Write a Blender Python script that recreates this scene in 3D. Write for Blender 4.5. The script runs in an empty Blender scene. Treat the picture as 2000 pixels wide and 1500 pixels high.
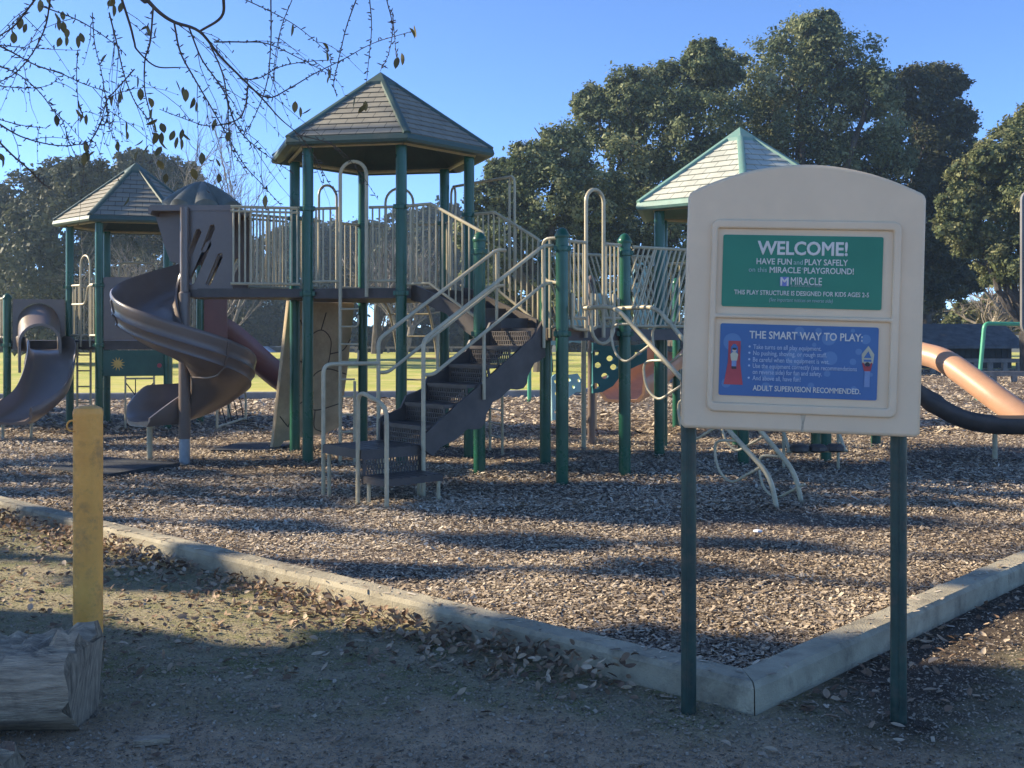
import bpy, bmesh, math, random
import numpy as np
from mathutils import Vector, Matrix
random.seed(7); RNG = np.random.default_rng(7)
R = math.radians
SC = bpy.context.scene
COL = SC.collection
# ------------------------------------------------------------------ camera, sky, sun, exposure
F, YH, HC = 2100.0, 650.0, 1.55          # focal length in pixels (of 2000), horizon row, eye height
cam = bpy.data.cameras.new('camera'); camo = bpy.data.objects.new('camera', cam); COL.objects.link(camo)
cam.sensor_width = 36.0; cam.lens = 36.0 * F / 2000.0
cam.shift_y = -(750.0 - YH) / 2000.0
cam.clip_start = 0.05; cam.clip_end = 3000
camo.location = (0, 0, HC); camo.rotation_euler = (R(90), 0, 0)
SC.camera = camo
SUN_EL, SUN_AZ = R(27), R(-79)           # azimuth clockwise from +Y: the sun stands left, a little behind the scene
SUNDIR = Vector((math.sin(SUN_AZ) * math.cos(SUN_EL), math.cos(SUN_AZ) * math.cos(SUN_EL), math.sin(SUN_EL)))
W = bpy.data.worlds.new('World'); SC.world = W; W.use_nodes = True
nt = W.node_tree; nt.nodes.clear()
sky = nt.nodes.new('ShaderNodeTexSky'); sky.sky_type = 'NISHITA'; sky.sun_disc = False
sky.sun_elevation = SUN_EL; sky.sun_rotation = SUN_AZ
sky.air_density = 0.45; sky.dust_density = 0.0; sky.ozone_density = 6.0
bg = nt.nodes.new('ShaderNodeBackground'); bg.inputs[1].default_value = 0.15
wo = nt.nodes.new('ShaderNodeOutputWorld')
nt.links.new(sky.outputs[0], bg.inputs[0]); nt.links.new(bg.outputs[0], wo.inputs[0])
sl = bpy.data.lights.new('sun', 'SUN'); sl.energy = 5.0; sl.angle = R(0.6); sl.color = (1.0, 0.87, 0.66)
so = bpy.data.objects.new('sun', sl); COL.objects.link(so)
so.rotation_euler = SUNDIR.to_track_quat('Z', 'Y').to_euler(); so.location = (-30, 10, 20)
SC.view_settings.view_transform = 'Standard'; SC.view_settings.look = 'None'
SC.view_settings.exposure = 1.28; SC.view_settings.gamma = 1.0
try:
    SC.cycles.max_bounces = 6; SC.cycles.transparent_max_bounces = 6
except Exception: pass

def at(px, py, d):                       # photograph pixel at depth d -> world point
    return Vector(((px - 1000) / F * d, d, HC - (py - YH) / F * d))
def gd(py, zg=0.07): return F * (HC - zg) / (py - YH)
def gp(px, py, zg=0.07):
    d = gd(py, zg); return Vector(((px - 1000) / F * d, d, zg))

# ------------------------------------------------------------------ materials
def lin(c): return tuple(c) + (1.0,)
MATS = {}
def mat(name, col, rough=0.6, var=0.15, scale=4.0, col2=None, bump=0.0, bscale=60.0, coat=0.0, metallic=0.0, tint=None,
        transl=0.0, spec=0.5, stain=None, stain_amt=0.5, stain_scale=2.5, stretch=None, detail=6):
    m = bpy.data.materials.new(name); m.use_nodes = True
    t = m.node_tree; N = t.nodes; L = t.links; b = N['Principled BSDF']
    b.inputs['Roughness'].default_value = rough; b.inputs['Metallic'].default_value = metallic
    b.inputs['Specular IOR Level'].default_value = spec
    if coat: b.inputs['Coat Weight'].default_value = coat; b.inputs['Coat Roughness'].default_value = 0.25
    tc = N.new('ShaderNodeTexCoord'); src = tc.outputs['Object']
    if stretch:
        mp = N.new('ShaderNodeMapping'); mp.inputs['Scale'].default_value = stretch; L.new(src, mp.inputs[0]); src = mp.outputs[0]
    nz = N.new('ShaderNodeTexNoise'); nz.inputs['Scale'].default_value = scale; nz.inputs['Detail'].default_value = detail
    nz.inputs['Roughness'].default_value = 0.62; L.new(src, nz.inputs['Vector'])
    mx = N.new('ShaderNodeMix'); mx.data_type = 'RGBA'
    c2 = col2 if col2 else tuple(max(0, c * (1 - var * 2)) for c in col)
    c1 = tuple(min(1, c * (1 + var)) for c in col) if not col2 else col
    mr = N.new('ShaderNodeMapRange'); mr.inputs[1].default_value = 0.3; mr.inputs[2].default_value = 0.7
    L.new(nz.outputs[0], mr.inputs[0]); L.new(mr.outputs[0], mx.inputs[0])
    mx.inputs[6].default_value = lin(c1); mx.inputs[7].default_value = lin(c2)
    out = mx.outputs[2]
    if tint:                              # per-face colour picked from a ramp (leaves, chips)
        a = N.new('ShaderNodeAttribute'); a.attribute_name = 'tint'
        r = N.new('ShaderNodeValToRGB'); r.color_ramp.interpolation = 'LINEAR'
        el = r.color_ramp.elements
        while len(el) < len(tint): el.new(0.5)
        for i, c in enumerate(tint):
            el[i].position = i / (len(tint) - 1); el[i].color = lin(c)
        L.new(a.outputs['Fac'], r.inputs[0])
        m2 = N.new('ShaderNodeMix'); m2.data_type = 'RGBA'; m2.blend_type = 'MULTIPLY'; m2.inputs[0].default_value = 1.0
        L.new(r.outputs[0], m2.inputs[6]); L.new(out, m2.inputs[7]); out = m2.outputs[2]
    if stain:
        n2 = N.new('ShaderNodeTexNoise'); n2.inputs['Scale'].default_value = stain_scale; n2.inputs['Detail'].default_value = 9
        n2.inputs['Roughness'].default_value = 0.7; L.new(tc.outputs['Object'], n2.inputs['Vector'])
        r2 = N.new('ShaderNodeMapRange'); r2.inputs[1].default_value = 0.5; r2.inputs[2].default_value = 0.72; r2.inputs[4].default_value = stain_amt
        L.new(n2.outputs[0], r2.inputs[0])
        m3 = N.new('ShaderNodeMix'); m3.data_type = 'RGBA'; L.new(r2.outputs[0], m3.inputs[0]); L.new(out, m3.inputs[6])
        m3.inputs[7].default_value = lin(stain); out = m3.outputs[2]
    L.new(out, b.inputs['Base Color'])
    rr = N.new('ShaderNodeMapRange'); rr.inputs[3].default_value = max(0.05, rough - 0.12); rr.inputs[4].default_value = min(1, rough + 0.12)
    L.new(nz.outputs[0], rr.inputs[0]); L.new(rr.outputs[0], b.inputs['Roughness'])
    if bump:
        bn = N.new('ShaderNodeTexNoise'); bn.inputs['Scale'].default_value = bscale; bn.inputs['Detail'].default_value = 5
        L.new(src, bn.inputs['Vector']); bp = N.new('ShaderNodeBump'); bp.inputs['Strength'].default_value = bump
        bp.inputs['Distance'].default_value = 0.02
        L.new(bn.outputs[0], bp.inputs['Height']); L.new(bp.outputs[0], b.inputs['Normal'])
    if transl:
        tr = N.new('ShaderNodeBsdfTranslucent'); L.new(out, tr.inputs[0])
        ms = N.new('ShaderNodeMixShader'); ms.inputs[0].default_value = transl
        L.new(b.outputs[0], ms.inputs[1]); L.new(tr.outputs[0], ms.inputs[2])
        L.new(ms.outputs[0], N['Material Output'].inputs[0])
    MATS[name] = m; return m

mat('green_paint', (0.012, 0.086, 0.044), 0.3, 0.12, 3, stain=(0.03, 0.12, 0.085), stain_amt=0.35, stain_scale=5)
mat('tan_metal', (0.49, 0.42, 0.265), 0.42, 0.10, 6, stain=(0.20, 0.15, 0.10), stain_amt=0.35, stain_scale=9)
mat('brown_deck', (0.075, 0.056, 0.044), 0.5, 0.15, 6, stain=(0.10, 0.085, 0.075), stain_amt=0.4)
mat('brown_plastic', (0.155, 0.112, 0.086), 0.38, 0.12, 2.5, stain=(0.22, 0.17, 0.14), stain_amt=0.45, bump=0.04, bscale=90, coat=0.3)
mat('red_plastic', (0.16, 0.06, 0.05), 0.4, 0.12, 2.5, stain=(0.2, 0.11, 0.09), stain_amt=0.4)
mat('grey_steel', (0.30, 0.32, 0.33), 0.45, 0.1, 8, metallic=0.4)
mat('wall_tan', (0.50, 0.39, 0.235), 0.75, 0.12, 3, stain=(0.25, 0.18, 0.10), stain_amt=0.5, bump=0.25, bscale=25)
mat('wall_groove', (0.10, 0.075, 0.05), 0.85)
mat('dome_green', (0.13, 0.14, 0.115), 0.55, 0.15, 5)
mat('teal_panel', (0.018, 0.135, 0.14), 0.45, 0.1, 3)
mat('teal_faded', (0.42, 0.66, 0.62), 0.5, 0.1, 3)
mat('orange_plastic', (0.52, 0.29, 0.17), 0.42, 0.1, 2, stain=(0.5, 0.3, 0.2), stain_amt=0.5, transl=0.12)
mat('panel_green', (0.03, 0.10, 0.07), 0.5, 0.1, 4)
mat('sun_yellow', (0.6, 0.38, 0.08), 0.5)
mat('white_paint', (0.7, 0.7, 0.68), 0.5)
mat('bright_green', (0.07, 0.33, 0.18), 0.4, 0.1)
mat('sign_beige', (0.74, 0.565, 0.36), 0.55, 0.05, 2.5, bump=0.06, bscale=220, stain=(0.62, 0.47, 0.30), stain_amt=0.35, stain_scale=3)
mat('sign_post', (0.022, 0.055, 0.040), 0.5, 0.25, 7, stain=(0.10, 0.075, 0.05), stain_amt=0.7, stain_scale=12, bump=0.12, bscale=60)
mat('sign_green', (0.012, 0.19, 0.10), 0.35, 0.05, 3)
mat('sign_blue', (0.035, 0.12, 0.29), 0.35, 0.06, 3)
mat('sign_bubble', (0.085, 0.19, 0.36), 0.35, 0.06, 3)
mat('letter_white', (0.66, 0.62, 0.54), 0.4, 0.03)
mat('letter_pale', (0.33, 0.45, 0.40), 0.4, 0.03)
mat('letter_blue', (0.42, 0.50, 0.62), 0.4, 0.03)
mat('logo_violet', (0.16, 0.20, 0.45), 0.4)
mat('fig_red', (0.45, 0.05, 0.06), 0.4); mat('fig_cream', (0.62, 0.58, 0.40), 0.4); mat('fig_dark', (0.02, 0.02, 0.03), 0.4)
mat('fig_skin', (0.6, 0.5, 0.42), 0.4); mat('fig_bluegrey', (0.2, 0.3, 0.5), 0.4)
mat('yellow_paint', (0.95, 0.41, 0.075), 0.55, 0.12, 5, stain=(0.26, 0.14, 0.06), stain_amt=0.75, stain_scale=9, bump=0.2, bscale=50)
mat('concrete', (0.40, 0.345, 0.235), 0.9, 0.2, 3.0, stain=(0.115, 0.098, 0.07), stain_amt=0.9, stain_scale=5.0, bump=0.4, bscale=110)
mat('far_concrete', (0.30, 0.29, 0.27), 0.9, 0.16, 3.5)
mat('rubber', (0.025, 0.027, 0.03), 0.8, 0.2, 6, stain=(0.09, 0.08, 0.065), stain_amt=0.5, bump=0.3)
mat('bark_grey', (0.48, 0.37, 0.25), 0.95, 0.3, 5, stretch=(1, 9, 9), stain=(0.08, 0.06, 0.045), stain_amt=0.8, stain_scale=5, bump=0.8, bscale=25)
mat('rotten_wood', (0.17, 0.125, 0.085), 0.95, 0.4, 9, stain=(0.27, 0.145, 0.09), stain_amt=0.95, stain_scale=2.2, bump=1.0, bscale=30)
mat('cut_wood', (0.36, 0.275, 0.185), 0.95, 0.35, 6, stretch=(9, 9, 1.2), stain=(0.07, 0.052, 0.038), stain_amt=0.7, stain_scale=7, bump=0.9, bscale=22)
mat('twig', (0.085, 0.068, 0.052), 0.9, 0.2, 20)
mat('pale_twig', (0.22, 0.19, 0.16), 0.9, 0.2, 3)
mat('bark_dark', (0.075, 0.062, 0.05), 0.95, 0.3, 3, bump=0.6, bscale=12)
mat('bark_pale', (0.26, 0.22, 0.18), 0.95, 0.3, 1.5, bump=0.5, bscale=10)
OAK = [(0.055, 0.080, 0.040), (0.125, 0.158, 0.075), (0.26, 0.28, 0.138), (0.42, 0.41, 0.215)]
mat('oak_leaves', (1, 1, 1), 0.55, 0.12, 0.5, tint=OAK, transl=0.28, spec=0.1)
mat('sunny_leaves', (1, 1, 1), 0.55, 0.12, 0.5, tint=[(0.06, 0.085, 0.04), (0.12, 0.145, 0.062), (0.23, 0.235, 0.105), (0.34, 0.315, 0.15)], transl=0.25, spec=0.1)
mat('dark_leaves', (1, 1, 1), 0.6, 0.12, 0.5, tint=[(0.045, 0.056, 0.034), (0.08, 0.09, 0.048), (0.14, 0.135, 0.07)], transl=0.2, spec=0.1)
mat('hanging_leaves', (1, 1, 1), 0.6, 0.1, 9, tint=[(0.10, 0.085, 0.03), (0.17, 0.14, 0.045), (0.22, 0.17, 0.06)], transl=0.3)
CHIP = [(0.13, 0.095, 0.065), (0.33, 0.25, 0.168), (0.48, 0.378, 0.262), (0.60, 0.492, 0.352), (0.72, 0.625, 0.49)]
mat('chips', (1, 1, 1), 0.9, 0.05, 30, tint=CHIP, spec=0.2)
mat('dry_leaves', (1, 1, 1), 0.8, 0.1, 30, tint=[(0.12, 0.072, 0.045), (0.26, 0.165, 0.10), (0.42, 0.29, 0.18), (0.58, 0.46, 0.32)], transl=0.12, spec=0.3)
mat('mulch_base', (0.16, 0.115, 0.08), 0.95, 0.3, 22, col2=(0.06, 0.044, 0.034), bump=1.0, bscale=45)
mat('car_white', (0.75, 0.76, 0.78), 0.3, 0.03, coat=0.5); mat('car_grey', (0.12, 0.14, 0.16), 0.3, 0.03, coat=0.5)
mat('car_glass', (0.02, 0.025, 0.03), 0.1, 0.0); mat('tyre', (0.02, 0.02, 0.02), 0.8)
mat('shed_dark', (0.030, 0.026, 0.024), 0.85, 0.25, 4); mat('shed_roof', (0.10, 0.10, 0.105), 0.85, 0.25, 3, stain=(0.17, 0.17, 0.17), stain_amt=0.5)
mat('wood_grey', (0.24, 0.21, 0.18), 0.9, 0.2, 5)
mat('sign_navy', (0.010, 0.013, 0.035), 0.4); mat('sign_grey', (0.17, 0.165, 0.16), 0.4)
mat('litter_white', (0.7, 0.7, 0.72), 0.6)

def ground_mat(name, c1, c2, c3, s1, s2, bump, bs, speck=None, verge=None):
    m = bpy.data.materials.new(name); m.use_nodes = True; t = m.node_tree; N = t.nodes; L = t.links; b = N['Principled BSDF']
    b.inputs['Roughness'].default_value = 0.95; b.inputs['Specular IOR Level'].default_value = 0.2
    tc = N.new('ShaderNodeTexCoord')
    def noise(s, d=6, r=0.6):
        n = N.new('ShaderNodeTexNoise'); n.inputs['Scale'].default_value = s; n.inputs['Detail'].default_value = d
        n.inputs['Roughness'].default_value = r; L.new(tc.outputs['Object'], n.inputs['Vector']); return n.outputs[0]
    def ramp(v, a, bb):
        q = N.new('ShaderNodeMapRange'); q.inputs[1].default_value = a; q.inputs[2].default_value = bb; L.new(v, q.inputs[0]); return q.outputs[0]
    def mix(f, x, y):
        q = N.new('ShaderNodeMix'); q.data_type = 'RGBA'; L.new(f, q.inputs[0])
        for i, v in ((6, x), (7, y)):
            if isinstance(v, tuple): q.inputs[i].default_value = lin(v)
            else: L.new(v, q.inputs[i])
        return q.outputs[2]
    o = mix(ramp(noise(s1), 0.38, 0.62), c1, c2)
    o = mix(ramp(noise(s2, 9, 0.7), 0.45, 0.68), o, c3)
    if speck:
        o = mix(ramp(noise(speck[0], 2, 0.5), 0.62, 0.70), o, speck[1])
        o = mix(ramp(noise(speck[0] * 0.73, 2, 0.5), 0.62, 0.70), o, speck[2])
    if verge:                            # bare path passing raggedly into mossy dirt beside the kerb
        d = mix(ramp(noise(1.5), 0.38, 0.62), verge[0], verge[1]); d = mix(ramp(noise(3.5, 9, 0.7), 0.47, 0.66), d, verge[2])
        d = mix(ramp(noise(90, 2, 0.5), 0.60, 0.70), d, verge[3]); d = mix(ramp(noise(67, 2, 0.5), 0.60, 0.70), d, verge[4])
        dt = N.new('ShaderNodeVectorMath'); dt.operation = 'DOT_PRODUCT'; L.new(tc.outputs['Object'], dt.inputs[0]); dt.inputs[1].default_value = (0.063, 0.749, 0)
        ad = N.new('ShaderNodeMath'); ad.operation = 'MULTIPLY_ADD'; L.new(noise(1.3, 7, 0.65), ad.inputs[0]); ad.inputs[1].default_value = 1.5; L.new(dt.outputs['Value'], ad.inputs[2])
        o = mix(ramp(ad.outputs[0], 3.75, 4.15), o, d)
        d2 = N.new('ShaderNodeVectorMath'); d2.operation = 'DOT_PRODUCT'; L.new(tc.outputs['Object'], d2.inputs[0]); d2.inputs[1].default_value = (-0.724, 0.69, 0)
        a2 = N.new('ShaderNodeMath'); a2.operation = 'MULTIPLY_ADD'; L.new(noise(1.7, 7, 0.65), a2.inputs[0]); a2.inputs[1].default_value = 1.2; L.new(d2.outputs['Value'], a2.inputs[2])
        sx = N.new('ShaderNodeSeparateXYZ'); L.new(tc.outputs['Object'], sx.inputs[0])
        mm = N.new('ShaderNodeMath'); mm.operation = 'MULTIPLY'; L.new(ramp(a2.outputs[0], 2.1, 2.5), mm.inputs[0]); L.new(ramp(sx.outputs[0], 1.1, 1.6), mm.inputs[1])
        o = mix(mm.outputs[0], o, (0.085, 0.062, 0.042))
    L.new(o, b.inputs['Base Color'])
    bp = N.new('ShaderNodeBump'); bp.inputs['Strength'].default_value = bump; bp.inputs['Distance'].default_value = 0.03
    L.new(noise(bs, 8, 0.75), bp.inputs['Height']); L.new(bp.outputs[0], b.inputs['Normal'])
    MATS[name] = m
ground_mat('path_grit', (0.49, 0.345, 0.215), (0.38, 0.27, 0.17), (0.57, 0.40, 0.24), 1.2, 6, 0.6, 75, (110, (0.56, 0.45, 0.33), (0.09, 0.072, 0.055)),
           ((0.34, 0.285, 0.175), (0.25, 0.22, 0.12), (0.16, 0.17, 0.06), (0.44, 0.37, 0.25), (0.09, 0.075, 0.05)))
ground_mat('grass', (0.47, 0.43, 0.105), (0.27, 0.33, 0.06), (0.55, 0.46, 0.18), 0.16, 0.8, 1.0, 9)
ground_mat('far_ground', (0.10, 0.10, 0.055), (0.07, 0.075, 0.04), (0.16, 0.13, 0.08), 0.1, 0.4, 0.4, 10)

# ------------------------------------------------------------------ mesh helpers
class MB:
    def __init__(s): s.v = []; s.f = []
    def add(s, vs, fs):
        o = len(s.v); s.v += [tuple(v) for v in vs]; s.f += [tuple(i + o for i in f) for f in fs]; return s
    def box(s, c, size, ux=(1, 0, 0), uy=(0, 1, 0), uz=(0, 0, 1)):
        c = Vector(c); a = Vector(ux) * size[0] / 2; b = Vector(uy) * size[1] / 2; d = Vector(uz) * size[2] / 2
        vs = [c + a * i + b * j + d * k for k in (-1, 1) for j in (-1, 1) for i in (-1, 1)]
        return s.add(vs, [(0, 2, 3, 1), (4, 5, 7, 6), (0, 1, 5, 4), (2, 6, 7, 3), (0, 4, 6, 2), (1, 3, 7, 5)])
    def tube(s, path, r, seg=8, cap=True):
        P = [Vector(p) for p in path]; n = len(P); rs = r if isinstance(r, (list, tuple)) else [r] * n
        T = []
        for i in range(n):
            t = (P[min(i + 1, n - 1)] - P[max(i - 1, 0)]); T.append(t.normalized() if t.length > 1e-9 else Vector((0, 0, 1)))
        up = Vector((0, 0, 1)) if abs(T[0].z) < 0.9 else Vector((1, 0, 0))
        a = T[0].cross(up).normalized(); vs = []; 
        for i in range(n):
            a = (a - T[i] * a.dot(T[i])); a = a.normalized() if a.length > 1e-6 else T[i].orthogonal().normalized()
            b = T[i].cross(a)
            for k in range(seg):
                an = 2 * math.pi * k / seg; vs.append(P[i] + (a * math.cos(an) + b * math.sin(an)) * rs[i])
        fs = [(i * seg + k, i * seg + (k + 1) % seg, (i + 1) * seg + (k + 1) % seg, (i + 1) * seg + k) for i in range(n - 1) for k in range(seg)]
        if cap: fs += [tuple(range(seg))[::-1], tuple((n - 1) * seg + k for k in range(seg))]
        return s.add(vs, fs)
    def lathe(s, c, prof, seg=20):            # prof: (r, z) from bottom to top
        c = Vector(c); vs = []
        for r, z in prof:
            for k in range(seg):
                an = 2 * math.pi * k / seg; vs.append(c + Vector((r * math.cos(an), r * math.sin(an), z)))
        n = len(prof)
        fs = [(i * seg + k, i * seg + (k + 1) % seg, (i + 1) * seg + (k + 1) % seg, (i + 1) * seg + k) for i in range(n - 1) for k in range(seg)]
        fs += [tuple(range(seg))[::-1], tuple((n - 1) * seg + k for k in range(seg))]
        return s.add(vs, fs)
    def prism(s, pts, z0, z1):                # convex-ish plan polygon
        n = len(pts); vs = [(p[0], p[1], z0) for p in pts] + [(p[0], p[1], z1) for p in pts]
        return s.add(vs, [tuple(range(n))[::-1], tuple(range(n, 2 * n))] + [(i, (i + 1) % n, n + (i + 1) % n, n + i) for i in range(n)])
    def sweep(s, frames, prof, closed=True, cap=True):   # frames: (origin, ax, ay); prof: 2D points
        n = len(prof); vs = [Vector(o) + Vector(ax) * p[0] + Vector(ay) * p[1] for (o, ax, ay), pr in zip(frames, [prof(i) if callable(prof) else prof for i in range(len(frames))] if callable(prof) else [prof] * len(frames)) for p in pr] if not callable(prof) else None
        fs = []
        for i in range(len(frames) - 1):
            for k in range(n if closed else n - 1):
                fs.append((i * n + k, i * n + (k + 1) % n, (i + 1) * n + (k + 1) % n, (i + 1) * n + k))
        if cap and closed: fs += [tuple(range(n))[::-1], tuple((len(frames) - 1) * n + k for k in range(n))]
        return s.add(vs, fs)

class Thing:
    def __init__(s, name, label, cat, loc=(0, 0, 0), group=None):
        s.o = bpy.data.objects.new(name, None); COL.objects.link(s.o); s.L = Vector(loc); s.o.location = s.L
        s.o.empty_display_size = 0.2; tag(s.o, label, cat, group)
def tag(o, label=None, cat=None, group=None, kind=None):
    if label: o['label'] = label
    if cat: o['category'] = cat
    if group: o['group'] = group
    if kind: o['kind'] = kind
    return o
def finish(me, smooth=35):
    bm = bmesh.new(); bm.from_mesh(me); bmesh.ops.recalc_face_normals(bm, faces=bm.faces); bm.to_mesh(me); bm.free()
    if smooth:
        me.polygons.foreach_set('use_smooth', [True] * len(me.polygons)); me.set_sharp_from_angle(angle=R(smooth))
def link(name, me, m, th=None, parent=None, smooth=35):
    me.materials.clear(); me.materials.append(MATS[m])
    if th is not None: me.transform(Matrix.Translation(-th.L))
    if smooth is not None: finish(me, smooth)
    o = bpy.data.objects.new(name, me); COL.objects.link(o)
    if th is not None: o.parent = parent if parent is not None else th.o
    return o
def part(name, mb, m, th=None, parent=None, smooth=35):
    me = bpy.data.meshes.new(name); me.from_pydata(mb.v, [], mb.f); me.update()
    return link(name, me, m, th, parent, smooth)
def single(name, mb, m, label, cat, group=None, kind=None, loc=None, smooth=35):   # a thing that is one mesh
    me = bpy.data.meshes.new(name); me.from_pydata(mb.v, [], mb.f); me.update()
    if loc is not None: me.transform(Matrix.Translation(-Vector(loc)))
    o = link(name, me, m, None, None, smooth)
    if loc is not None: o.location = loc
    return tag(o, label, cat, group, kind)
def plate_mesh(outline, holes, thick, o, ux, uy, bevel=0.0):
    cu = bpy.data.curves.new('plate', 'CURVE'); cu.dimensions = '2D'; cu.fill_mode = 'BOTH'; cu.extrude = thick / 2
    if bevel: cu.bevel_depth = bevel; cu.bevel_resolution = 2; cu.extrude = max(0.0005, thick / 2 - bevel); cu.offset = -bevel
    for poly in [outline] + list(holes):
        sp = cu.splines.new('POLY'); sp.points.add(len(poly) - 1); sp.use_cyclic_u = True
        for p, q in zip(sp.points, poly): p.co = (q[0], q[1], 0, 1)
    ob = bpy.data.objects.new('plate', cu); COL.objects.link(ob)
    me = bpy.data.meshes.new_from_object(ob.evaluated_get(bpy.context.evaluated_depsgraph_get()))
    bpy.data.objects.remove(ob); bpy.data.curves.remove(cu)
    ux = Vector(ux).normalized(); uy = Vector(uy).normalized(); uz = ux.cross(uy)
    M = Matrix.Translation(Vector(o)) @ Matrix((ux, uy, uz)).transposed().to_4x4()
    me.transform(M); return me
def plate(name, m, th, outline, holes, thick, o, ux, uy, bevel=0.0, parent=None, smooth=35):
    return link(name, plate_mesh(outline, holes, thick, o, ux, uy, bevel), m, th, parent, smooth)
def circ(cx, cy, rx, ry=None, n=20, a0=0, a1=360):
    ry = ry or rx
    full = abs(a1 - a0) >= 360; k = n if full else n - 1
    return [(cx + rx * math.cos(R(a0 + (a1 - a0) * i / k)), cy + ry * math.sin(R(a0 + (a1 - a0) * i / k))) for i in range(n)]
def rrect(x0, y0, x1, y1, r, n=5):
    p = []
    for cx, cy, a in ((x1 - r, y0 + r, -90), (x1 - r, y1 - r, 0), (x0 + r, y1 - r, 90), (x0 + r, y0 + r, 180)):
        p += [(cx + r * math.cos(R(a + 90 * i / n)), cy + r * math.sin(R(a + 90 * i / n))) for i in range(n + 1)]
    return p
def smooth_path(pts, n=6):                     # Catmull-Rom
    P = [Vector(p) for p in pts]; P = [P[0] * 2 - P[1]] + P + [P[-1] * 2 - P[-2]]; out = []
    for i in range(1, len(P) - 2):
        a, b, c, d = P[i - 1:i + 3]
        for k in range(n):
            t = k / n
            out.append(0.5 * ((2 * b) + (c - a) * t + (2 * a - 5 * b + 4 * c - d) * t * t + (3 * b - a - 3 * c + d) * t ** 3))
    out.append(P[-2]); return out
def round_path(pts, r=0.06, n=5):              # polyline with filleted corners (bent pipe)
    P = [Vector(p) for p in pts]; out = [P[0]]
    for i in range(1, len(P) - 1):
        a, b, c = P[i - 1:i + 2]; u = (a - b); v = (c - b); k = min(r, u.length * 0.48, v.length * 0.48)
        s = b + u.normalized() * k; e = b + v.normalized() * k
        for j in range(n + 1):
            t = j / n; out.append((1 - t) ** 2 * s + 2 * t * (1 - t) * b + t * t * e)
    out.append(P[-1]); return out
def quads(name, C, U, V, tint, m):             # many four-cornered faces at once: centres, half axes
    n = len(C); vs = np.stack([C - U - V, C + U - V, C + U + V, C - U + V], 1).reshape(-1, 3)
    me = bpy.data.meshes.new(name); me.vertices.add(4 * n); me.vertices.foreach_set('co', vs.astype(np.float32).ravel())
    me.loops.add(4 * n); me.loops.foreach_set('vertex_index', np.arange(4 * n, dtype=np.int32))
    me.polygons.add(n); me.polygons.foreach_set('loop_start', np.arange(0, 4 * n, 4, dtype=np.int32))
    a = me.attributes.new('tint', 'FLOAT', 'FACE'); a.data.foreach_set('value', np.asarray(tint, np.float32))
    me.update(calc_edges=True); me.validate(); me.materials.append(MATS[m]); return me
def rnd_unit(n):
    v = RNG.normal(size=(n, 3)); return v / np.linalg.norm(v, axis=1, keepdims=True)

# ------------------------------------------------------------------ ground, lawn, path, kerbs
def sheet(name, pts, z, m):
    mb = MB(); mb.add([(p[0], p[1], z) for p in pts], [tuple(range(len(pts)))])
    o = part(name, mb, m, smooth=None); return tag(o, kind='structure')
mb = MB(); gy = ((-60, -.03), (85, -.03), (89, -1.0), (1500, -1.0)); mb.add([(x, y, z) for y, z in gy for x in (-900, 900)], [(i * 2, i * 2 + 1, i * 2 + 3, i * 2 + 2) for i in range(3)]); tag(part('ground', mb, 'far_ground', smooth=None), kind='structure')
K = Vector((0.986, 4.36)); LD = Vector((-0.749, 0.663)); RD = Vector((0.69, 0.724))
Lf = K + LD * 20; Rf = K + RD * 30
POLY = [K, Rf, Vector((30, 46)), Vector((10, 44)), Vector((1.3, 26.0)), Vector((0.9, 25.5)), Vector((-17, 23.3)), Lf]
sheet('mulch_bed', [K + Vector((0, .10)), Rf + Vector((-.07, .07))] + POLY[2:-1] + [Lf + Vector((.06, .07))], 0.045, 'mulch_base')
sheet('lawn', [(-80, 22.0), (-17.2, 23.4), (0.9, 25.6), (1.3, 26.1), (9.9, 44.1), (30, 46.1), (90, 50), (90, 84), (-80, 84)], 0.03, 'grass')
Pl = K - Vector((0.02, 0.0))
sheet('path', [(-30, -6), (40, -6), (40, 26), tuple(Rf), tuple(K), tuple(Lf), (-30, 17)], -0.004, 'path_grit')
def kerb(name, A, B, inward, w, z1, m, mitre0=0.0, mitre1=0.0, z0=-0.12):
    A = Vector(A); B = Vector(B); d = (B - A); n = max(2, int(d.length / 0.12)); d.normalize(); iv = Vector(inward)
    mb = MB(); pr = [(0, z0), (0.004, z1 - 0.022), (0.022, z1), (w - 0.02, z1 + 0.002), (w, z1 - 0.02), (w, z0)]
    for i in range(n + 1):
        t = i / n; j = [random.gauss(0, 0.0010) for _ in range(6)]; vs = []
        for k, (a, z) in enumerate(pr):
            s = A + (B - A) * t
            sh = mitre0 * (a / w) * (1 - t) - mitre1 * (a / w) * t
            p = s + iv * (a + j[k]) + d * sh; vs.append((p.x, p.y, z + (j[(k + 2) % 6] if 0 < k < 5 else 0)))
        mb.v += vs
    for i in range(n):
        for k in range(5): mb.f.append((i * 6 + k, i * 6 + k + 1, i * 6 + 6 + k + 1, i * 6 + 6 + k))
    mb.f += [tuple(range(6))[::-1], tuple(n * 6 + k for k in range(6))]
    return tag(part(name, mb, m, smooth=30), kind='structure')
inL = Vector((0.663, 0.749)); inR = Vector((-0.724, 0.69))
for i_ in range(6): kerb('kerb', K + LD * (0.005 + i_ * 2.9), K + LD * ((i_ + 1) * 2.9), inL, 0.165, 0.124 + random.uniform(-.003, .003), 'concrete', mitre0=0.155 if i_ == 0 else 0)
for i_ in range(10): kerb('kerb', K + RD * (0.005 + i_ * 2.9), K + RD * ((i_ + 1) * 2.9), inR, 0.165, 0.124 + random.uniform(-.003, .003), 'concrete', mitre0=0.155 if i_ == 0 else 0)
kerb('kerb', (-17, 23.3), (0.9, 25.5), (0.12, -0.99), 0.18, 0.20, 'far_concrete')
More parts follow.
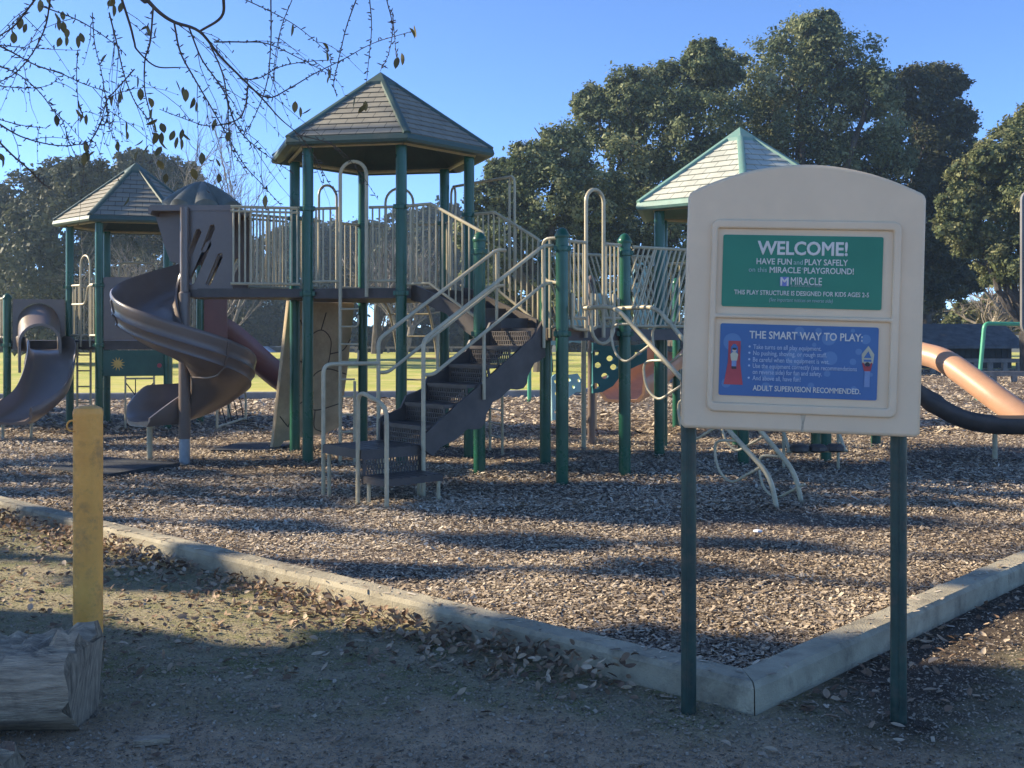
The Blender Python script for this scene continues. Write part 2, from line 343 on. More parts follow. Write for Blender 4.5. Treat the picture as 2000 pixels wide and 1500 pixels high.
kerb('kerb', (1.3, 26.0), (10, 44), (0.9, -0.43), 0.18, 0.16, 'far_concrete')

def in_poly(x, y, poly):
    r = np.zeros(len(x), bool); j = len(poly) - 1
    for i in range(len(poly)):
        xi, yi = poly[i]; xj, yj = poly[j]
        r ^= ((yi > y) != (yj > y)) & (x < (xj - xi) * (y - yi) / (yj - yi + 1e-12) + xi); j = i
    return r
def chips(name, d0, d1, n, size, zr):
    d = np.exp(RNG.uniform(np.log(d0), np.log(d1), n)); x = RNG.uniform(-1, 1, n) * (d * 0.5 + 0.4)
    inner = [K + inL * 0.17 + inR * 0.17 * 0.9, Rf + inR * .17, Vector((30, 46)), Vector((10, 43.8)), Vector((1.4, 25.8)), Vector((0.9, 25.2)), Vector((-17, 23)), Lf + inL * .17]
    k = in_poly(x, d, [tuple(p) for p in inner]); x = x[k]; d = d[k]; n = len(x)
    C = np.stack([x, d, 0.045 + RNG.uniform(0.004, zr, n) + 0.012 * np.sin(x * 1.7 + d * 0.9) + 0.010 * np.sin(d * 2.3 - x)], 1)
    a = RNG.uniform(0, 2 * np.pi, n); tl = RNG.normal(0, 0.27, (n, 2))
    U = np.stack([np.cos(a), np.sin(a), tl[:, 0]], 1); U /= np.linalg.norm(U, axis=1, keepdims=True)
    V = np.stack([-np.sin(a), np.cos(a), tl[:, 1]], 1); V /= np.linalg.norm(V, axis=1, keepdims=True)
    s = size * np.minimum(RNG.lognormal(0, 0.5, n), 2.6); q = RNG.uniform(0.22, 0.5, n)
    tn = np.clip(RNG.beta(1.7, 1.9, n) + 0.16 * np.sin(x * 0.8 + 0.5 * np.sin(d * 1.3)) * np.sin(d * 0.6 + 0.7 * np.sin(x)) + 0.10 * np.sin(x * 2.7 + d) * np.sin(d * 2.1 - x * 0.7), 0, 1)
    o = bpy.data.objects.new(name, quads(name, C, U * (s * 0.5)[:, None], V * (s * q * 0.5)[:, None], tn, 'chips')); COL.objects.link(o)
    return tag(o, kind='stuff')
chips('wood_chips', 4.4, 9.5, 300000, 0.0165, 0.034)
chips('wood_chips', 9.0, 17, 230000, 0.0225, 0.04)
chips('wood_chips', 16, 46, 90000, 0.055, 0.045)

def spill(n):
    t = RNG.uniform(0.1, 9, n); q = RNG.normal(0.02, 0.11, n); lf = RNG.random(n) < .62
    x = np.where(lf, K.x + LD.x * t + inL.x * q, K.x + RD.x * t + inR.x * q); y = np.where(lf, K.y + LD.y * t + inL.y * q, K.y + RD.y * t + inR.y * q)
    C = np.stack([x, y, np.where((q > 0) & (q < .165), .128, .006)], 1); a = RNG.uniform(0, 6.28, n); z = np.zeros(n)
    U = np.stack([np.cos(a), np.sin(a), RNG.normal(0, .1, n)], 1); V = np.stack([-np.sin(a), np.cos(a), z], 1); s_ = .014 * RNG.lognormal(0, .4, n)
    o = bpy.data.objects.new('spilled_chips', quads('spilled_chips', C, U * s_[:, None], V * (s_ * .35)[:, None], RNG.beta(1.7, 1.9, n), 'chips')); COL.objects.link(o); tag(o, kind='stuff')
spill(900)
mat('grit', (1, 1, 1), 0.9, 0.05, 30, tint=[(0.12, 0.095, 0.068), (0.24, 0.19, 0.135), (0.36, 0.285, 0.20), (0.52, 0.43, 0.32)], spec=0.2)
def grit(n):
    d = np.exp(RNG.uniform(np.log(2.9), np.log(9), n)); x = RNG.uniform(-1, 1, n) * (d * 0.5 + 0.2)
    k = ((x - K.x) * inL.x + (d - K.y) * inL.y < -0.02) | ((x - K.x) * inR.x + (d - K.y) * inR.y < -0.02)
    x = x[k]; d = d[k]; n = len(x); C = np.stack([x, d, RNG.uniform(-0.002, 0.004, n)], 1)
    a = RNG.uniform(0, 2 * np.pi, n); tl = RNG.normal(0, 0.35, (n, 2))
    U = np.stack([np.cos(a), np.sin(a), tl[:, 0]], 1); V = np.stack([-np.sin(a), np.cos(a), tl[:, 1]], 1); s_ = 0.0052 * RNG.lognormal(0, 0.45, n)
    o = bpy.data.objects.new('grit', quads('grit', C, U * (s_ * .6)[:, None], V * (s_ * .45)[:, None], RNG.beta(2, 2.4, n), 'grit')); COL.objects.link(o); tag(o, kind='stuff')
grit(130000)
def leaf_mb(mb, c, L, w, yaw, pitch, roll, curl):
    Mx = Matrix.Translation(Vector(c)) @ Matrix.Rotation(yaw, 4, 'Z') @ Matrix.Rotation(pitch, 4, 'Y') @ Matrix.Rotation(roll, 4, 'X')
    vs = []; prof = [0.06, 0.78, 1.0, 0.96, 0.68, 0.05]
    for i, p in enumerate(prof):
        x = (i / 5 - 0.5) * L; z = curl * L * (1 - (2 * i / 5 - 1) ** 2)
        for sgn in (-1, 0, 1): vs.append(Mx @ Vector((x, sgn * p * w / 2, -z + abs(sgn) * p * w * 0.22)))
    fs = []
    for i in range(5):
        for k in (0, 1): fs.append((i * 3 + k, i * 3 + k + 1, i * 3 + 4 + k, i * 3 + 3 + k))
    mb.add(vs, fs)
def leaves_obj(mb, name, m, tint_per=10):
    me = bpy.data.meshes.new(name); me.from_pydata(mb.v, [], mb.f); me.update()
    nf = len(mb.f); t = np.repeat(RNG.uniform(0, 1, nf // tint_per + 1), tint_per)[:nf]
    a = me.attributes.new('tint', 'FLOAT', 'FACE'); a.data.foreach_set('value', t.astype(np.float32))
    me.materials.append(MATS[m]); me.polygons.foreach_set('use_smooth', [True] * nf)
    return me
pile = MB()
for _ in range(2600):                          # drift of dry leaves against the outer side of the left kerb
    s = random.uniform(0.55, 8.5); dens = 0.55 + 0.45 * math.sin(s * 2.1) * math.sin(s * 0.9 + 1)
    if random.random() > dens + 0.25 or (s < 1.0 and random.random() < 0.4): continue
    q = abs(random.gauss(0, 0.17)); p = K + LD * s - inL * (q + 0.02)
    leaf_mb(pile, (p.x, p.y, 0.012 + max(0, 0.085 - q * 0.33) * random.random() * (0.5 + dens)), random.uniform(.032, .06), random.uniform(.017, .031),
            random.uniform(0, 6.28), random.gauss(0, .45), random.gauss(0, .6), random.uniform(-.1, .25))
for _ in range(330):
    s = random.uniform(0.1, 9); p = K + RD * s - inR * (abs(random.gauss(0, 0.22)) + 0.03)
    if random.random() < s / 12: continue
    leaf_mb(pile, (p.x, p.y, 0.014), random.uniform(.04, .07), random.uniform(.02, .034), random.uniform(0, 6.28), random.gauss(0, .25), random.gauss(0, .35), random.uniform(-.1, .2))
for _ in range(1500):                           # scattered over the dirt verge
    y = random.uniform(4.8, 12); x = random.uniform(-0.5 * y, 0.6 - (y - 4.4) * 0.9)
    if (Vector((x, y)) - K).dot(inL) > -0.25: continue
    leaf_mb(pile, (x, y, 0.012), random.uniform(.03, .065), random.uniform(.018, .032), random.uniform(0, 6.28), random.gauss(0, .3), random.gauss(0, .4), random.uniform(-.1, .2))
o = bpy.data.objects.new('leaf_litter', leaves_obj(pile, 'leaf_litter', 'dry_leaves')); COL.objects.link(o); tag(o, kind='stuff')
for i in range(64):                            # single leaves lying on the open path
    y = random.uniform(3.1, 5.2); x = random.uniform(-0.42, 0.47) * y
    if y > 4.2 and abs(x - 0.99) < (y - 4.2) * 1.3: y = 3.3 + random.random() * .8
    mb = MB(); leaf_mb(mb, (0, 0, 0), random.uniform(.03, .06), random.uniform(.018, .03), random.uniform(0, 6.28), random.gauss(0, .15), random.gauss(0, .2), random.uniform(-.05, .18))
    lo = bpy.data.objects.new('fallen_leaf', leaves_obj(mb, 'fallen_leaf', 'dry_leaves')); COL.objects.link(lo); lo.location = (x, y, 0.010)
    tag(lo, 'dry brown fallen leaf lying alone on the shaded gritty path', 'leaf', 'single fallen leaves on the path')
mb = MB(); mb.lathe((0, 0, 0), [(.02, 0), (.036, .008), (.03, .018), (.01, .024)], 7)
single('litter', mb, 'litter_white', 'small white scrap of paper on the wood chips right of the climbing pipes', 'litter').location = gp(1480, 1040, .07)

# ------------------------------------------------------------------ play structure pieces
def hexp(c, r, a0): return [Vector((c[0] + r * math.cos(R(a0 + 60 * k)), c[1] + r * math.sin(R(a0 + 60 * k)))) for k in range(6)]
def post(th, p, z1, cap=True, r=0.0635, m='green_paint', name='post', collars=()):
    mb = MB(); pr = [(r, -0.15), (r, z1 - r)]
    if cap: pr += [(r * 1.12, z1 - r - 0.02), (r * 1.2, z1 - r), (r * 1.12, z1 - r + 0.02), (r, z1 - r + 0.03), (r * .92, z1 - r * .35), (r * .7, z1), (r * .35, z1 + r * .25), (0.005, z1 + r * .32)]
    mb.lathe((p[0], p[1], 0), pr, 20)
    o = part(name, mb, m, th)
    for z in collars:
        c = MB(); c.lathe((p[0], p[1], z), [(r + .001, -.03), (r + .012, -.026), (r + .014, 0), (r + .012, .026), (r + .001, .03)], 20)
        c.box((p[0] + r * 1.15, p[1] - .03, z), (.03, .04, .05)); c.box((p[0] - r * 1.15, p[1] - .03, z), (.03, .04, .05))
        part('clamp', c, m, th, o)
    return o
def rail(th, p0, p1, z0, z1, n, rr=0.017, rb=0.0115, lean=0.0, zt1=None, zb1=None, name='railing', double=0.0):
    p0 = Vector((p0[0], p0[1], 0)); p1 = Vector((p1[0], p1[1], 0)); zt1 = z1 if zt1 is None else zt1; zb1 = z0 if zb1 is None else zb1
    mb = MB(); A = lambda t, zz: p0 + (p1 - p0) * t + Vector((0, 0, zz))
    mb.tube([A(0, z1), A(1, zt1)], rr); mb.tube([A(0, z0), A(1, zb1)], rr)
    if double: mb.tube([A(0, z1 - double), A(1, zt1 - double)], rr * .8)
    for i in range(n):
        t = (i + 0.5) / n; t2 = t + lean
        if not 0 <= t2 <= 1: 
            k = ((1 - t) if t2 > 1 else (0 - t)) / lean; 
            a = A(t, z0 + (zb1 - z0) * t); b = A(t2, z1 + (zt1 - z1) * t2); b = a + (b - a) * k; mb.tube([a, b], rb, 6); continue
        mb.tube([A(t, z0 + (zb1 - z0) * t), A(t2, z1 + (zt1 - z1) * t2)], rb, 6)
    if lean: 
        for i in range(int(n * abs(lean)) + 1):
            t2 = (i + 0.5) / n; t2 = t2 if lean > 0 else 1 - t2
            k = t2 / lean if lean > 0 else (t2 - 1) / lean
            a = A(0 if lean > 0 else 1, z1 - (z1 - z0) * min(1, k)); mb.tube([a, A(t2, z1)], rb, 6)
    return part(name, mb, 'tan_metal', th)
def arch(th, p0, p1, zb, zt, r=0.017, name='grab_arch', flat=False):
    p0 = Vector((p0[0], p0[1], 0)); p1 = Vector((p1[0], p1[1], 0)); w = (p1 - p0).length; m = (p0 + p1) / 2; u = (p1 - p0) / 2; up = Vector((0, 0, 1))
    if flat: path = round_path([p0 + up * zb, p0 + up * zt, p1 + up * zt, p1 + up * zb], 0.12)
    else:
        path = [p0 + up * zb]; zc = zt - w / 2
        path += [m - u * math.cos(math.pi * i / 12) + up * (zc + w / 2 * math.sin(math.pi * i / 12)) for i in range(13)]; path += [p1 + up * zb]
    mb = MB(); mb.tube(path, r, 10); return part(name, mb, 'tan_metal', th)
def shingle_mat(name, c1, c2, cm):
    m = bpy.data.materials.new(name); m.use_nodes = True; t = m.node_tree; N = t.nodes; L = t.links; b = N['Principled BSDF']
    b.inputs['Roughness'].default_value = 0.7
    uv = N.new('ShaderNodeUVMap'); br = N.new('ShaderNodeTexBrick'); br.inputs['Scale'].default_value = 1.0
    br.inputs['Brick Width'].default_value = 0.20; br.inputs['Row Height'].default_value = 0.1; br.inputs['Mortar Size'].default_value = 0.0045
    br.inputs['Mortar Smooth'].default_value = 0.4
    br.inputs['Color1'].default_value = lin(c1); br.inputs['Color2'].default_value = lin(c2); br.inputs['Mortar'].default_value = lin(cm)
    L.new(uv.outputs[0], br.inputs[0])
    tc = N.new('ShaderNodeTexCoord'); nz = N.new('ShaderNodeTexNoise'); nz.inputs['Scale'].default_value = 5; nz.inputs['Detail'].default_value = 8; L.new(tc.outputs['Object'], nz.inputs[0])
    mx = N.new('ShaderNodeMix'); mx.data_type = 'RGBA'; mx.blend_type = 'MULTIPLY'; mx.inputs[0].default_value = 0.5
    L.new(br.outputs[0], mx.inputs[6]); L.new(nz.outputs[0], mx.inputs[7]); L.new(mx.outputs[2], b.inputs['Base Color'])
    bp = N.new('ShaderNodeBump'); bp.inputs['Strength'].default_value = 0.6; bp.inputs['Distance'].default_value = 0.008; bp.invert = True
    L.new(br.outputs[1], bp.inputs['Height']); L.new(bp.outputs[0], b.inputs['Normal']); MATS[name] = m
shingle_mat('shingle_tan', (0.34, 0.31, 0.235), (0.28, 0.255, 0.195), (0.05, 0.045, 0.035))
shingle_mat('shingle_pale', (0.62, 0.62, 0.52), (0.54, 0.55, 0.47), (0.16, 0.18, 0.15))
mat('trim_pale', (0.15, 0.275, 0.225), 0.5, 0.12, 4, stain=(0.35, 0.42, 0.36), stain_amt=0.5, stain_scale=4)
mat('trim_mid', (0.045, 0.082, 0.064), 0.5, 0.15, 4, stain=(0.15, 0.16, 0.12), stain_amt=0.5, stain_scale=4)
def hex_roof(th, c, r, a0, ze, za, shingle, trim):
    eave = hexp(c, r, a0); skirt = 0.095; zt = ze + skirt; r2 = r * 0.975
    E = [Vector((p.x, p.y, zt)) for p in hexp(c, r2, a0)]; ap = Vector((c[0], c[1], za)); N = 10; cap0 = 0.86
    me = bpy.data.meshes.new('roof'); vs = []; fs = []; uvs = []
    for k in range(6):
        a, b = E[k], E[(k + 1) % 6]; w = (b - a).length; mid = (a + b) / 2; sl = (ap - mid).length; nrm = (b - a).cross(ap - a).normalized()
        for i in range(N):
            t0 = cap0 * i / N; t1 = cap0 * (i + 1) / N
            q = [a.lerp(ap, t0) + nrm * 0.012, b.lerp(ap, t0) + nrm * 0.012, b.lerp(ap, t1) + nrm * 0.001, a.lerp(ap, t1) + nrm * 0.001, a.lerp(ap, t0) - nrm * .002, b.lerp(ap, t0) - nrm * .002]
            o = len(vs); vs += q; fs += [(o, o + 1, o + 2, o + 3), (o + 4, o + 5, o + 1, o)]
            off = 0.0 + k * 0.37; rw = 0.1
            U = lambda t, s: (off + s * w * (1 - t) / 2)
            va, vb = i * rw + 0.004, (i + 1) * rw - 0.0005
            uvs += [(U(t0, -1), va), (U(t0, 1), va), (U(t1, 1), vb), (U(t1, -1), vb), (U(t0, -1), va), (U(t0, 1), va), (U(t0, 1), va), (U(t0, -1), va)]
    me.from_pydata([tuple(v) for v in vs], [], fs); ul = me.uv_layers.new(name='UVMap')
    ul.data.foreach_set('uv', np.array(uvs, np.float32).ravel())
    ro = link('roof', me, shingle, th, None, None)
    mb = MB()
    for k in range(6):
        a = E[k]; b = a.lerp(ap, cap0 + .02); d = (ap - a).normalized(); o_ = Vector((a.x - c[0], a.y - c[1], 0)).normalized(); sd = d.cross(o_).normalized(); up = sd.cross(d); up = up if up.z > 0 else -up
        mb.sweep([(a + d * -.02, sd, up), (b, sd, up)], [(-.045, -.02), (-.04, .022), (-.012, .034), (.012, .034), (.04, .022), (.045, -.02)])
    part('ridge_cap', mb, trim, th, ro)
    mb = MB(); top = [e.lerp(ap, cap0 - .01) for e in E]; n = len(mb.v)
    up = Vector((0, 0, .045)); sc = lambda p, s: Vector((c[0], c[1], 0)) + (Vector((p.x, p.y, 0)) - Vector((c[0], c[1], 0))) * s
    lo = [sc(p, 1.12) + Vector((0, 0, p.z - .012)) for p in top]; hi = [sc(p, 1.1) + Vector((0, 0, p.z + .03)) for p in top]
    mb.add(lo + hi + [ap + up], [(k, (k + 1) % 6, 6 + (k + 1) % 6, 6 + k) for k in range(6)] + [(6 + k, 6 + (k + 1) % 6, 12) for k in range(6)])
    part('roof_cap', mb, trim, th, ro)
    mb = MB(); rings = [(r2 * 0.99, zt + .004), (r * 1.0, zt - .012), (r * 1.012, ze + .03), (r * 1.0, ze), (r * 0.95, ze - .012), (r * .90, ze + .02), (r * .2, za - .35)]
    n0 = []
    for rr, z in rings: n0.append([Vector((p.x, p.y, z)) for p in hexp(c, rr, a0)])
    vs = [p for ring in n0 for p in ring]
    fs = [(i * 6 + k, i * 6 + (k + 1) % 6, (i + 1) * 6 + (k + 1) % 6, (i + 1) * 6 + k) for i in range(len(rings) - 1) for k in range(6)]
    mb.add(vs, fs); part('eave', mb, trim, th, ro, smooth=25)
    mb = MB()
    for k in range(6):
        a, b = n0[4][k], n0[4][(k + 1) % 6]; mb.tube([a.lerp(ap, .12) - Vector((0, 0, .10)), b.lerp(ap, .12) - Vector((0, 0, .10))], .022, 6)
    part('roof_frame', mb, 'tan_metal', th, ro)
def deck(th, pts, z, t=0.115, name='deck', m='brown_deck'):
    mb = MB(); c = sum((Vector(p[:2]) for p in pts), Vector((0, 0))) / len(pts)
    mb.prism([tuple(p[:2]) for p in pts], z - t, z - 0.012); mb.prism([tuple(c + (Vector(p[:2]) - c) * 0.985) for p in pts], z - 0.012, z)
    return part(name, mb, m, th)
def chute(th, name, path, m, w=0.5, wall=0.26, th_=0.022, side_up=None, scale=None):   # straight or wavy open slide
    P = smooth_path(path, 8); fr = []; n = len(P)
    pr = [(-w / 2 - .035, wall), (-w / 2 - .02, wall + .022), (-w / 2, wall), (-w / 2 + .02, wall * .35), (-w / 2 + .09, .02), (0, 0), (w / 2 - .09, .02), (w / 2 - .02, wall * .35), (w / 2, wall), (w / 2 + .02, wall + .022), (w / 2 + .035, wall),
          (w / 2 + .02, wall * .3), (w / 2 - .06, -th_), (0, -th_ - .015), (-w / 2 + .06, -th_), (-w / 2 - .02, wall * .3)]
    mb = MB(); vs = []
    for i, p in enumerate(P):
        t = (P[min(i + 1, n - 1)] - P[max(i - 1, 0)]).normalized(); sd = Vector((t.y, -t.x, 0)).normalized(); up = sd.cross(t); k = 1 if not scale else scale(i / (n - 1))
        vs += [p + sd * a + up * (b if b < .025 else b * k) for a, b in pr]
    m_ = len(pr); fs = [(i * m_ + k, i * m_ + (k + 1) % m_, (i + 1) * m_ + (k + 1) % m_, (i + 1) * m_ + k) for i in range(n - 1) for k in range(m_)]
    fs += [tuple(range(m_))[::-1], tuple((n - 1) * m_ + k for k in range(m_))]
    mb.add(vs, fs); return part(name, mb, m, th, smooth=50)

# ================================================================== main play structure
T1C = Vector((-1.62, 13.25)); T1 = hexp(T1C, 1.12, 229)      # P0 front left, P1 front right, P2 right, P3 back right, P4 back left, P5 left
main = Thing('play_structure', 'large green and tan play structure with tall hexagonal tower, stairs and brown spiral slide', 'playground', (T1C.x, T1C.y, 0))
ZT = 2.06; ZL = 1.60
for p in T1: post(main, p, 3.75, cap=False, collars=(2.0, 2.98))
deck(main, hexp(T1C, 1.10, 229), ZT)
hex_roof(main, T1C, 1.42, 229, 3.68, 4.72, 'shingle_tan', 'trim_mid')
def along(a, b, t): return Vector(a).lerp(Vector(b), t)
# tower sides: front (P0-P1) ladder opening with tall arch
P0, P1, P2, P3, P4, P5 = T1
def side(a, b, t0, t1, n, zt=2.98, dbl=0.0): rail(main, along(a, b, t0), along(a, b, t1), ZT + .08, zt, n, double=dbl)
side(P0, P1, .05, .36, 4); side(P0, P1, .66, .95, 4)
LA, LB = along(P0, P1, .37), along(P0, P1, .65)
outn = Vector((math.cos(R(259)), math.sin(R(259))))
arch(main, LA + outn * .06, LB + outn * .06, ZT - .1, 3.50, r=.021)
side(P4, P5, .06, .40, 4); side(P4, P5, .66, .94, 4); arch(main, along(P4, P5, .40), along(P4, P5, .66), ZT, 3.45)
side(P3, P4, .05, .38, 4); side(P3, P4, .72, .95, 3); arch(main, along(P3, P4, .38), along(P3, P4, .72), ZT, 3.46)
side(P2, P3, .06, .3, 3); side(P2, P3, .7, .94, 3)
exn = Vector((math.cos(R(19)), math.sin(R(19))))             # overhead hoop frame past the right-hand side
for q, s in ((P2 + exn * .55, .0), (P3 + exn * .12, .0)):
    w_ = (P3 - P2).normalized() * .10
    arch(main, q - w_, q + w_, ZT, 3.46, r=.016)
mb = MB(); mb.tube([(P2 + exn * .55).to_3d() + Vector((0, 0, 3.47)), (P3 + exn * .12).to_3d() + Vector((0, 0, 3.47))], .018); part('top_bar', mb, 'tan_metal', main)
# ladder under the arch
lad = MB()
A = (LA + outn * .06).to_3d(); B = (LB - (LB - LA) * .45 + outn * .06).to_3d()
lad.tube([A + Vector((0, 0, .0)), A + Vector((0, 0, ZT + .2))], .02)
lad.tube([B + Vector((0, 0, .0)), B + Vector((0, 0, 1.0))], .016)
for i in range(9):
    z = .22 + i * .2; e = B if i < 5 else B + (B - A) * .25
    if i % 2: lad.tube(round_path([A + Vector((0, 0, z)), e + Vector((0, 0, z)), e + Vector((0, 0, z + .13))], .05), .011, 6)
    else: lad.tube([A + Vector((0, 0, z)), e + Vector((0, 0, z))], .012, 6)
part('ladder', lad, 'tan_metal', main)
# climbing wall on the back-left side: leaning tan panel
nb = Vector((math.cos(R(139)), math.sin(R(139))))
top0 = P5 + nb * .10 + (P4 - P5) * .02; top1 = P4 + nb * .08 + (P5 - P4) * .04
ux = (top1 - top0).to_3d(); bot0 = (top0 + nb * .36 + (P5 - P4).normalized() * .05)
v3 = (bot0.to_3d() - (top0.to_3d() + Vector((0, 0, 1.95)))); Lw = v3.length; wW = ux.length
uy = -(v3 - ux.normalized() * v3.dot(ux.normalized())).normalized(); o3 = bot0.to_3d()
out = [(0, 0.02), (.05, 0), (.16, .16), (wW * .5, .20), (wW * .8, .22), (wW, .30), (wW + .02, Lw * .6), (wW, Lw), (0.0, Lw)]
wl = plate('climbing_wall', 'wall_tan', main, out, [], .07, o3, ux, uy, bevel=.012)
gr = MB(); nw = ux.normalized().cross(uy); nw = nw if nw.y < 0 else -nw
for line in ([(.2, .35), (.28, .6), (.45, .68), (.6, .55), (wW * .95, .62)], [(.45, .68), (.5, 1.0), (.72, 1.1), (wW, 1.02)], [(.1, 1.25), (.3, 1.2), (.5, 1.0)], [(.3, 1.2), (.36, 1.5), (.55, 1.62), (.72, 1.5), (.74, 1.3), (.72, 1.1)], [(.36, 1.5), (.2, 1.75)], [(.6, .55), (.62, .32), (.75, .25)], [(.74, 1.3), (.95, 1.35), (wW, 1.5)], [(.55, 1.62), (.6, 1.85)], [(.05, .5), (.2, .35)]):
    for sgn in (1, -1):
        gr.tube(smooth_path([o3 + ux.normalized() * x + uy * y + nw * sgn * .0345 for x, y in line], 5), .008, 5)
part('groove', gr, 'wall_groove', main, wl)
# arched loop climber on the back right side
n4 = Vector((math.cos(R(19)), math.sin(R(19)))); base = along(P3, P4, .5); nn = Vector((math.cos(R(79)), math.sin(R(79))))
ac = MB(); sdv = (P4 - P3).normalized()
for sg in (-.28, .28):
    ac.tube(smooth_path([(base + sdv * sg).to_3d() + Vector((nn.x * a, nn.y * a, z)) for a, z in ((.05, 2.0), (.35, 1.75), (.62, 1.3), (.75, .8), (.80, 0))], 6), .018)
for i, (a, z) in enumerate(((.30, 1.8), (.52, 1.5), (.66, 1.2), (.74, .9), (.79, .6))):
    ac.tube([(base + sdv * s_).to_3d() + Vector((nn.x * a, nn.y * a, z)) for s_ in (-.28, .28)], .014, 6)
part('arch_climber', ac, 'tan_metal', main)

# bridge to the spiral slide
H = dict(x0=-3.80, x1=-3.20, y0=12.36, y1=13.15)
deck(main, [(H['x0'], H['y0'] - .02), (-3.2, 12.3), tuple(P0), tuple(P5), (-3.2, 13.2), (H['x0'], 13.17)], ZT - .002, .10)
rail(main, (-3.20, 12.22), P0 - Vector((.09, 0)), ZT + .05, 2.985, 12, double=.05)
rail(main, (-3.20, 13.05), P5 - Vector((.08, 0.05)), ZT + .05, 2.985, 12, double=.05)
# hood
slots = []
for (x, zb, h) in ((.18, .46, .29), (.42, .42, .52), (.20, .10, .42), (.44, .07, .36)):
    sh = .16 * h / .4; slots.append([(x - .04, zb), (x + .012, zb - .01), (x + .02 + sh, zb + h - .02), (x + .0 + sh, zb + h), (x - .03 + sh, zb + h)])
slots = [[(.07, .47), (.10, .45), (.125, .47), (.23, .72), (.215, .76), (.18, .75)], [(.235, .52), (.26, .50), (.285, .52), (.39, .77), (.375, .81), (.34, .80)],
         [(.09, .14), (.12, .12), (.15, .14), (.345, .58), (.33, .62), (.295, .60)], [(.285, .13), (.315, .11), (.345, .13), (.48, .44), (.465, .48), (.43, .47)]]
hood = plate('slide_hood', 'brown_plastic', main, rrect(0, 0, .60, 1.02, .03), slots, .05, (H['x0'], H['y0'], 1.98), (1, 0, 0), (0, 0, 1), bevel=.008)
plate('hood_panel', 'brown_plastic', main, rrect(0, 0, .60, 1.02, .03), slots, .05, (H['x0'], H['y1'], 1.98), (1, 0, 0), (0, 0, 1), bevel=.008, parent=hood)
cheek = [(.30, .98), (.30, .40), (.19, .38), (.09, .41), (.025, .59), (-.047, .83), (-.08, .95), (-.07, 1.02)]
for yy in (12.62, 13.12):
    plate('hood_cheek', 'brown_plastic', main, cheek, [], .03, (-4.10, yy, 1.98), (1, 0, 0), (0, 0, 1), parent=hood)
mb = MB(); mb.sweep([((-4.17, 12.32, 2.97), (1, 0, 0), (0, 0, 1)), ((-4.17, 13.16, 2.97), (1, 0, 0), (0, 0, 1))], [(0, -.06), (.0, .02), (.03, .045), (.98, .045), (.98, -.02), (.04, -.02), (.03, -.06)])
part('hood_rim', mb, 'brown_plastic', main, hood)
# scalloped dome
mb = MB(); dc = Vector((-3.68, 12.76, 3.015)); NS, NR = 64, 10; vs = []
for i in range(NR + 1):
    t = i / NR
    for k in range(NS):
        th_ = 2 * math.pi * k / NS; b = abs(math.sin(4 * th_)); rr = .46 * t * (1 - .10 * (1 - b) * t)
        vs.append(dc + Vector((rr * math.cos(th_), rr * math.sin(th_) * .95, .33 * (1 - t ** 1.35) + .10 * b * t * (1 - .25 * t))))
for k in range(NS): vs.append(dc + Vector((.44 * math.cos(2 * math.pi * k / NS), .42 * math.sin(2 * math.pi * k / NS), -.0)))
mb.add(vs, [(i * NS + k, i * NS + (k + 1) % NS, (i + 1) * NS + (k + 1) % NS, (i + 1) * NS + k) for i in range(NR + 1) for k in range(NS)])
part('hood_dome', mb, 'dome_green', main, hood, smooth=40)
# spiral chute
SX, SY = -3.74, 12.28
prof_in = [(.105, .34), (.11, .10), (.15, .02), (.28, 0), (.44, .0), (.58, .03), (.68, .11), (.735, .22), (.765, .36), (.785, .385), (.80, .37)]
prof_out = [(.80, .345), (.785, .28), (.772, .215), (.785, .19), (.762, .165), (.735, .10), (.745, .075), (.712, .055), (.60, -.02), (.44, -.05), (.28, -.05), (.13, -.045), (.085, .02), (.08, .34)]
PR = prof_in + prof_out; fr = []
NT = 88; a0, a1 = 100, 487; vs = []
def zb(a): return 2.05 - .385 * (a - 100) / 90 if a < 430 else 2.05 - .385 * 330 / 90 - .09 * (1 - (1 - (a - 430) / 57) ** 2)
for i in range(NT + 1):
    a = a0 + (a1 - a0) * i / NT; ca, sa = math.cos(R(a)), math.sin(R(a)); k = 1 if a < 470 else 1 - .15 * (a - 470) / 17
    for r_, h_ in PR: vs.append((SX + r_ * ca, SY + r_ * sa, zb(a) + (h_ * k if r_ < .3 and h_ > .05 else h_)))
NE = 10; ea = R(a1); er = Vector((math.cos(ea), math.sin(ea), 0)); et = Vector((-math.sin(ea), math.cos(ea), 0)); eo = Vector((SX, SY, zb(a1)))
for i in range(1, NE + 1):
    t = i / NE; k = .85 * (1 - .80 * t ** 1.1); kf = 1 - .60 * max(0, (t - .4) / .6) ** 1.5
    for r_, h_ in PR:
        kk = k if r_ < .3 else kf
        vs.append(tuple(eo + er * (r_ * (1 + .16 * t)) + et * ((.36 + .10 * math.sin(math.pi * (r_ - .08) / .72)) * t) + Vector((0, 0, -.02 * t + (h_ * kk if h_ > .03 else h_)))))
n_ = len(PR); tot = NT + 1 + NE; mb = MB()
mb.add(vs, [(i * n_ + k, i * n_ + (k + 1) % n_, (i + 1) * n_ + (k + 1) % n_, (i + 1) * n_ + k) for i in range(tot - 1) for k in range(n_)] + [tuple(range(n_))[::-1], tuple((tot - 1) * n_ + k for k in range(n_))])
sp = part('spiral_slide', mb, 'brown_plastic', main, smooth=50)
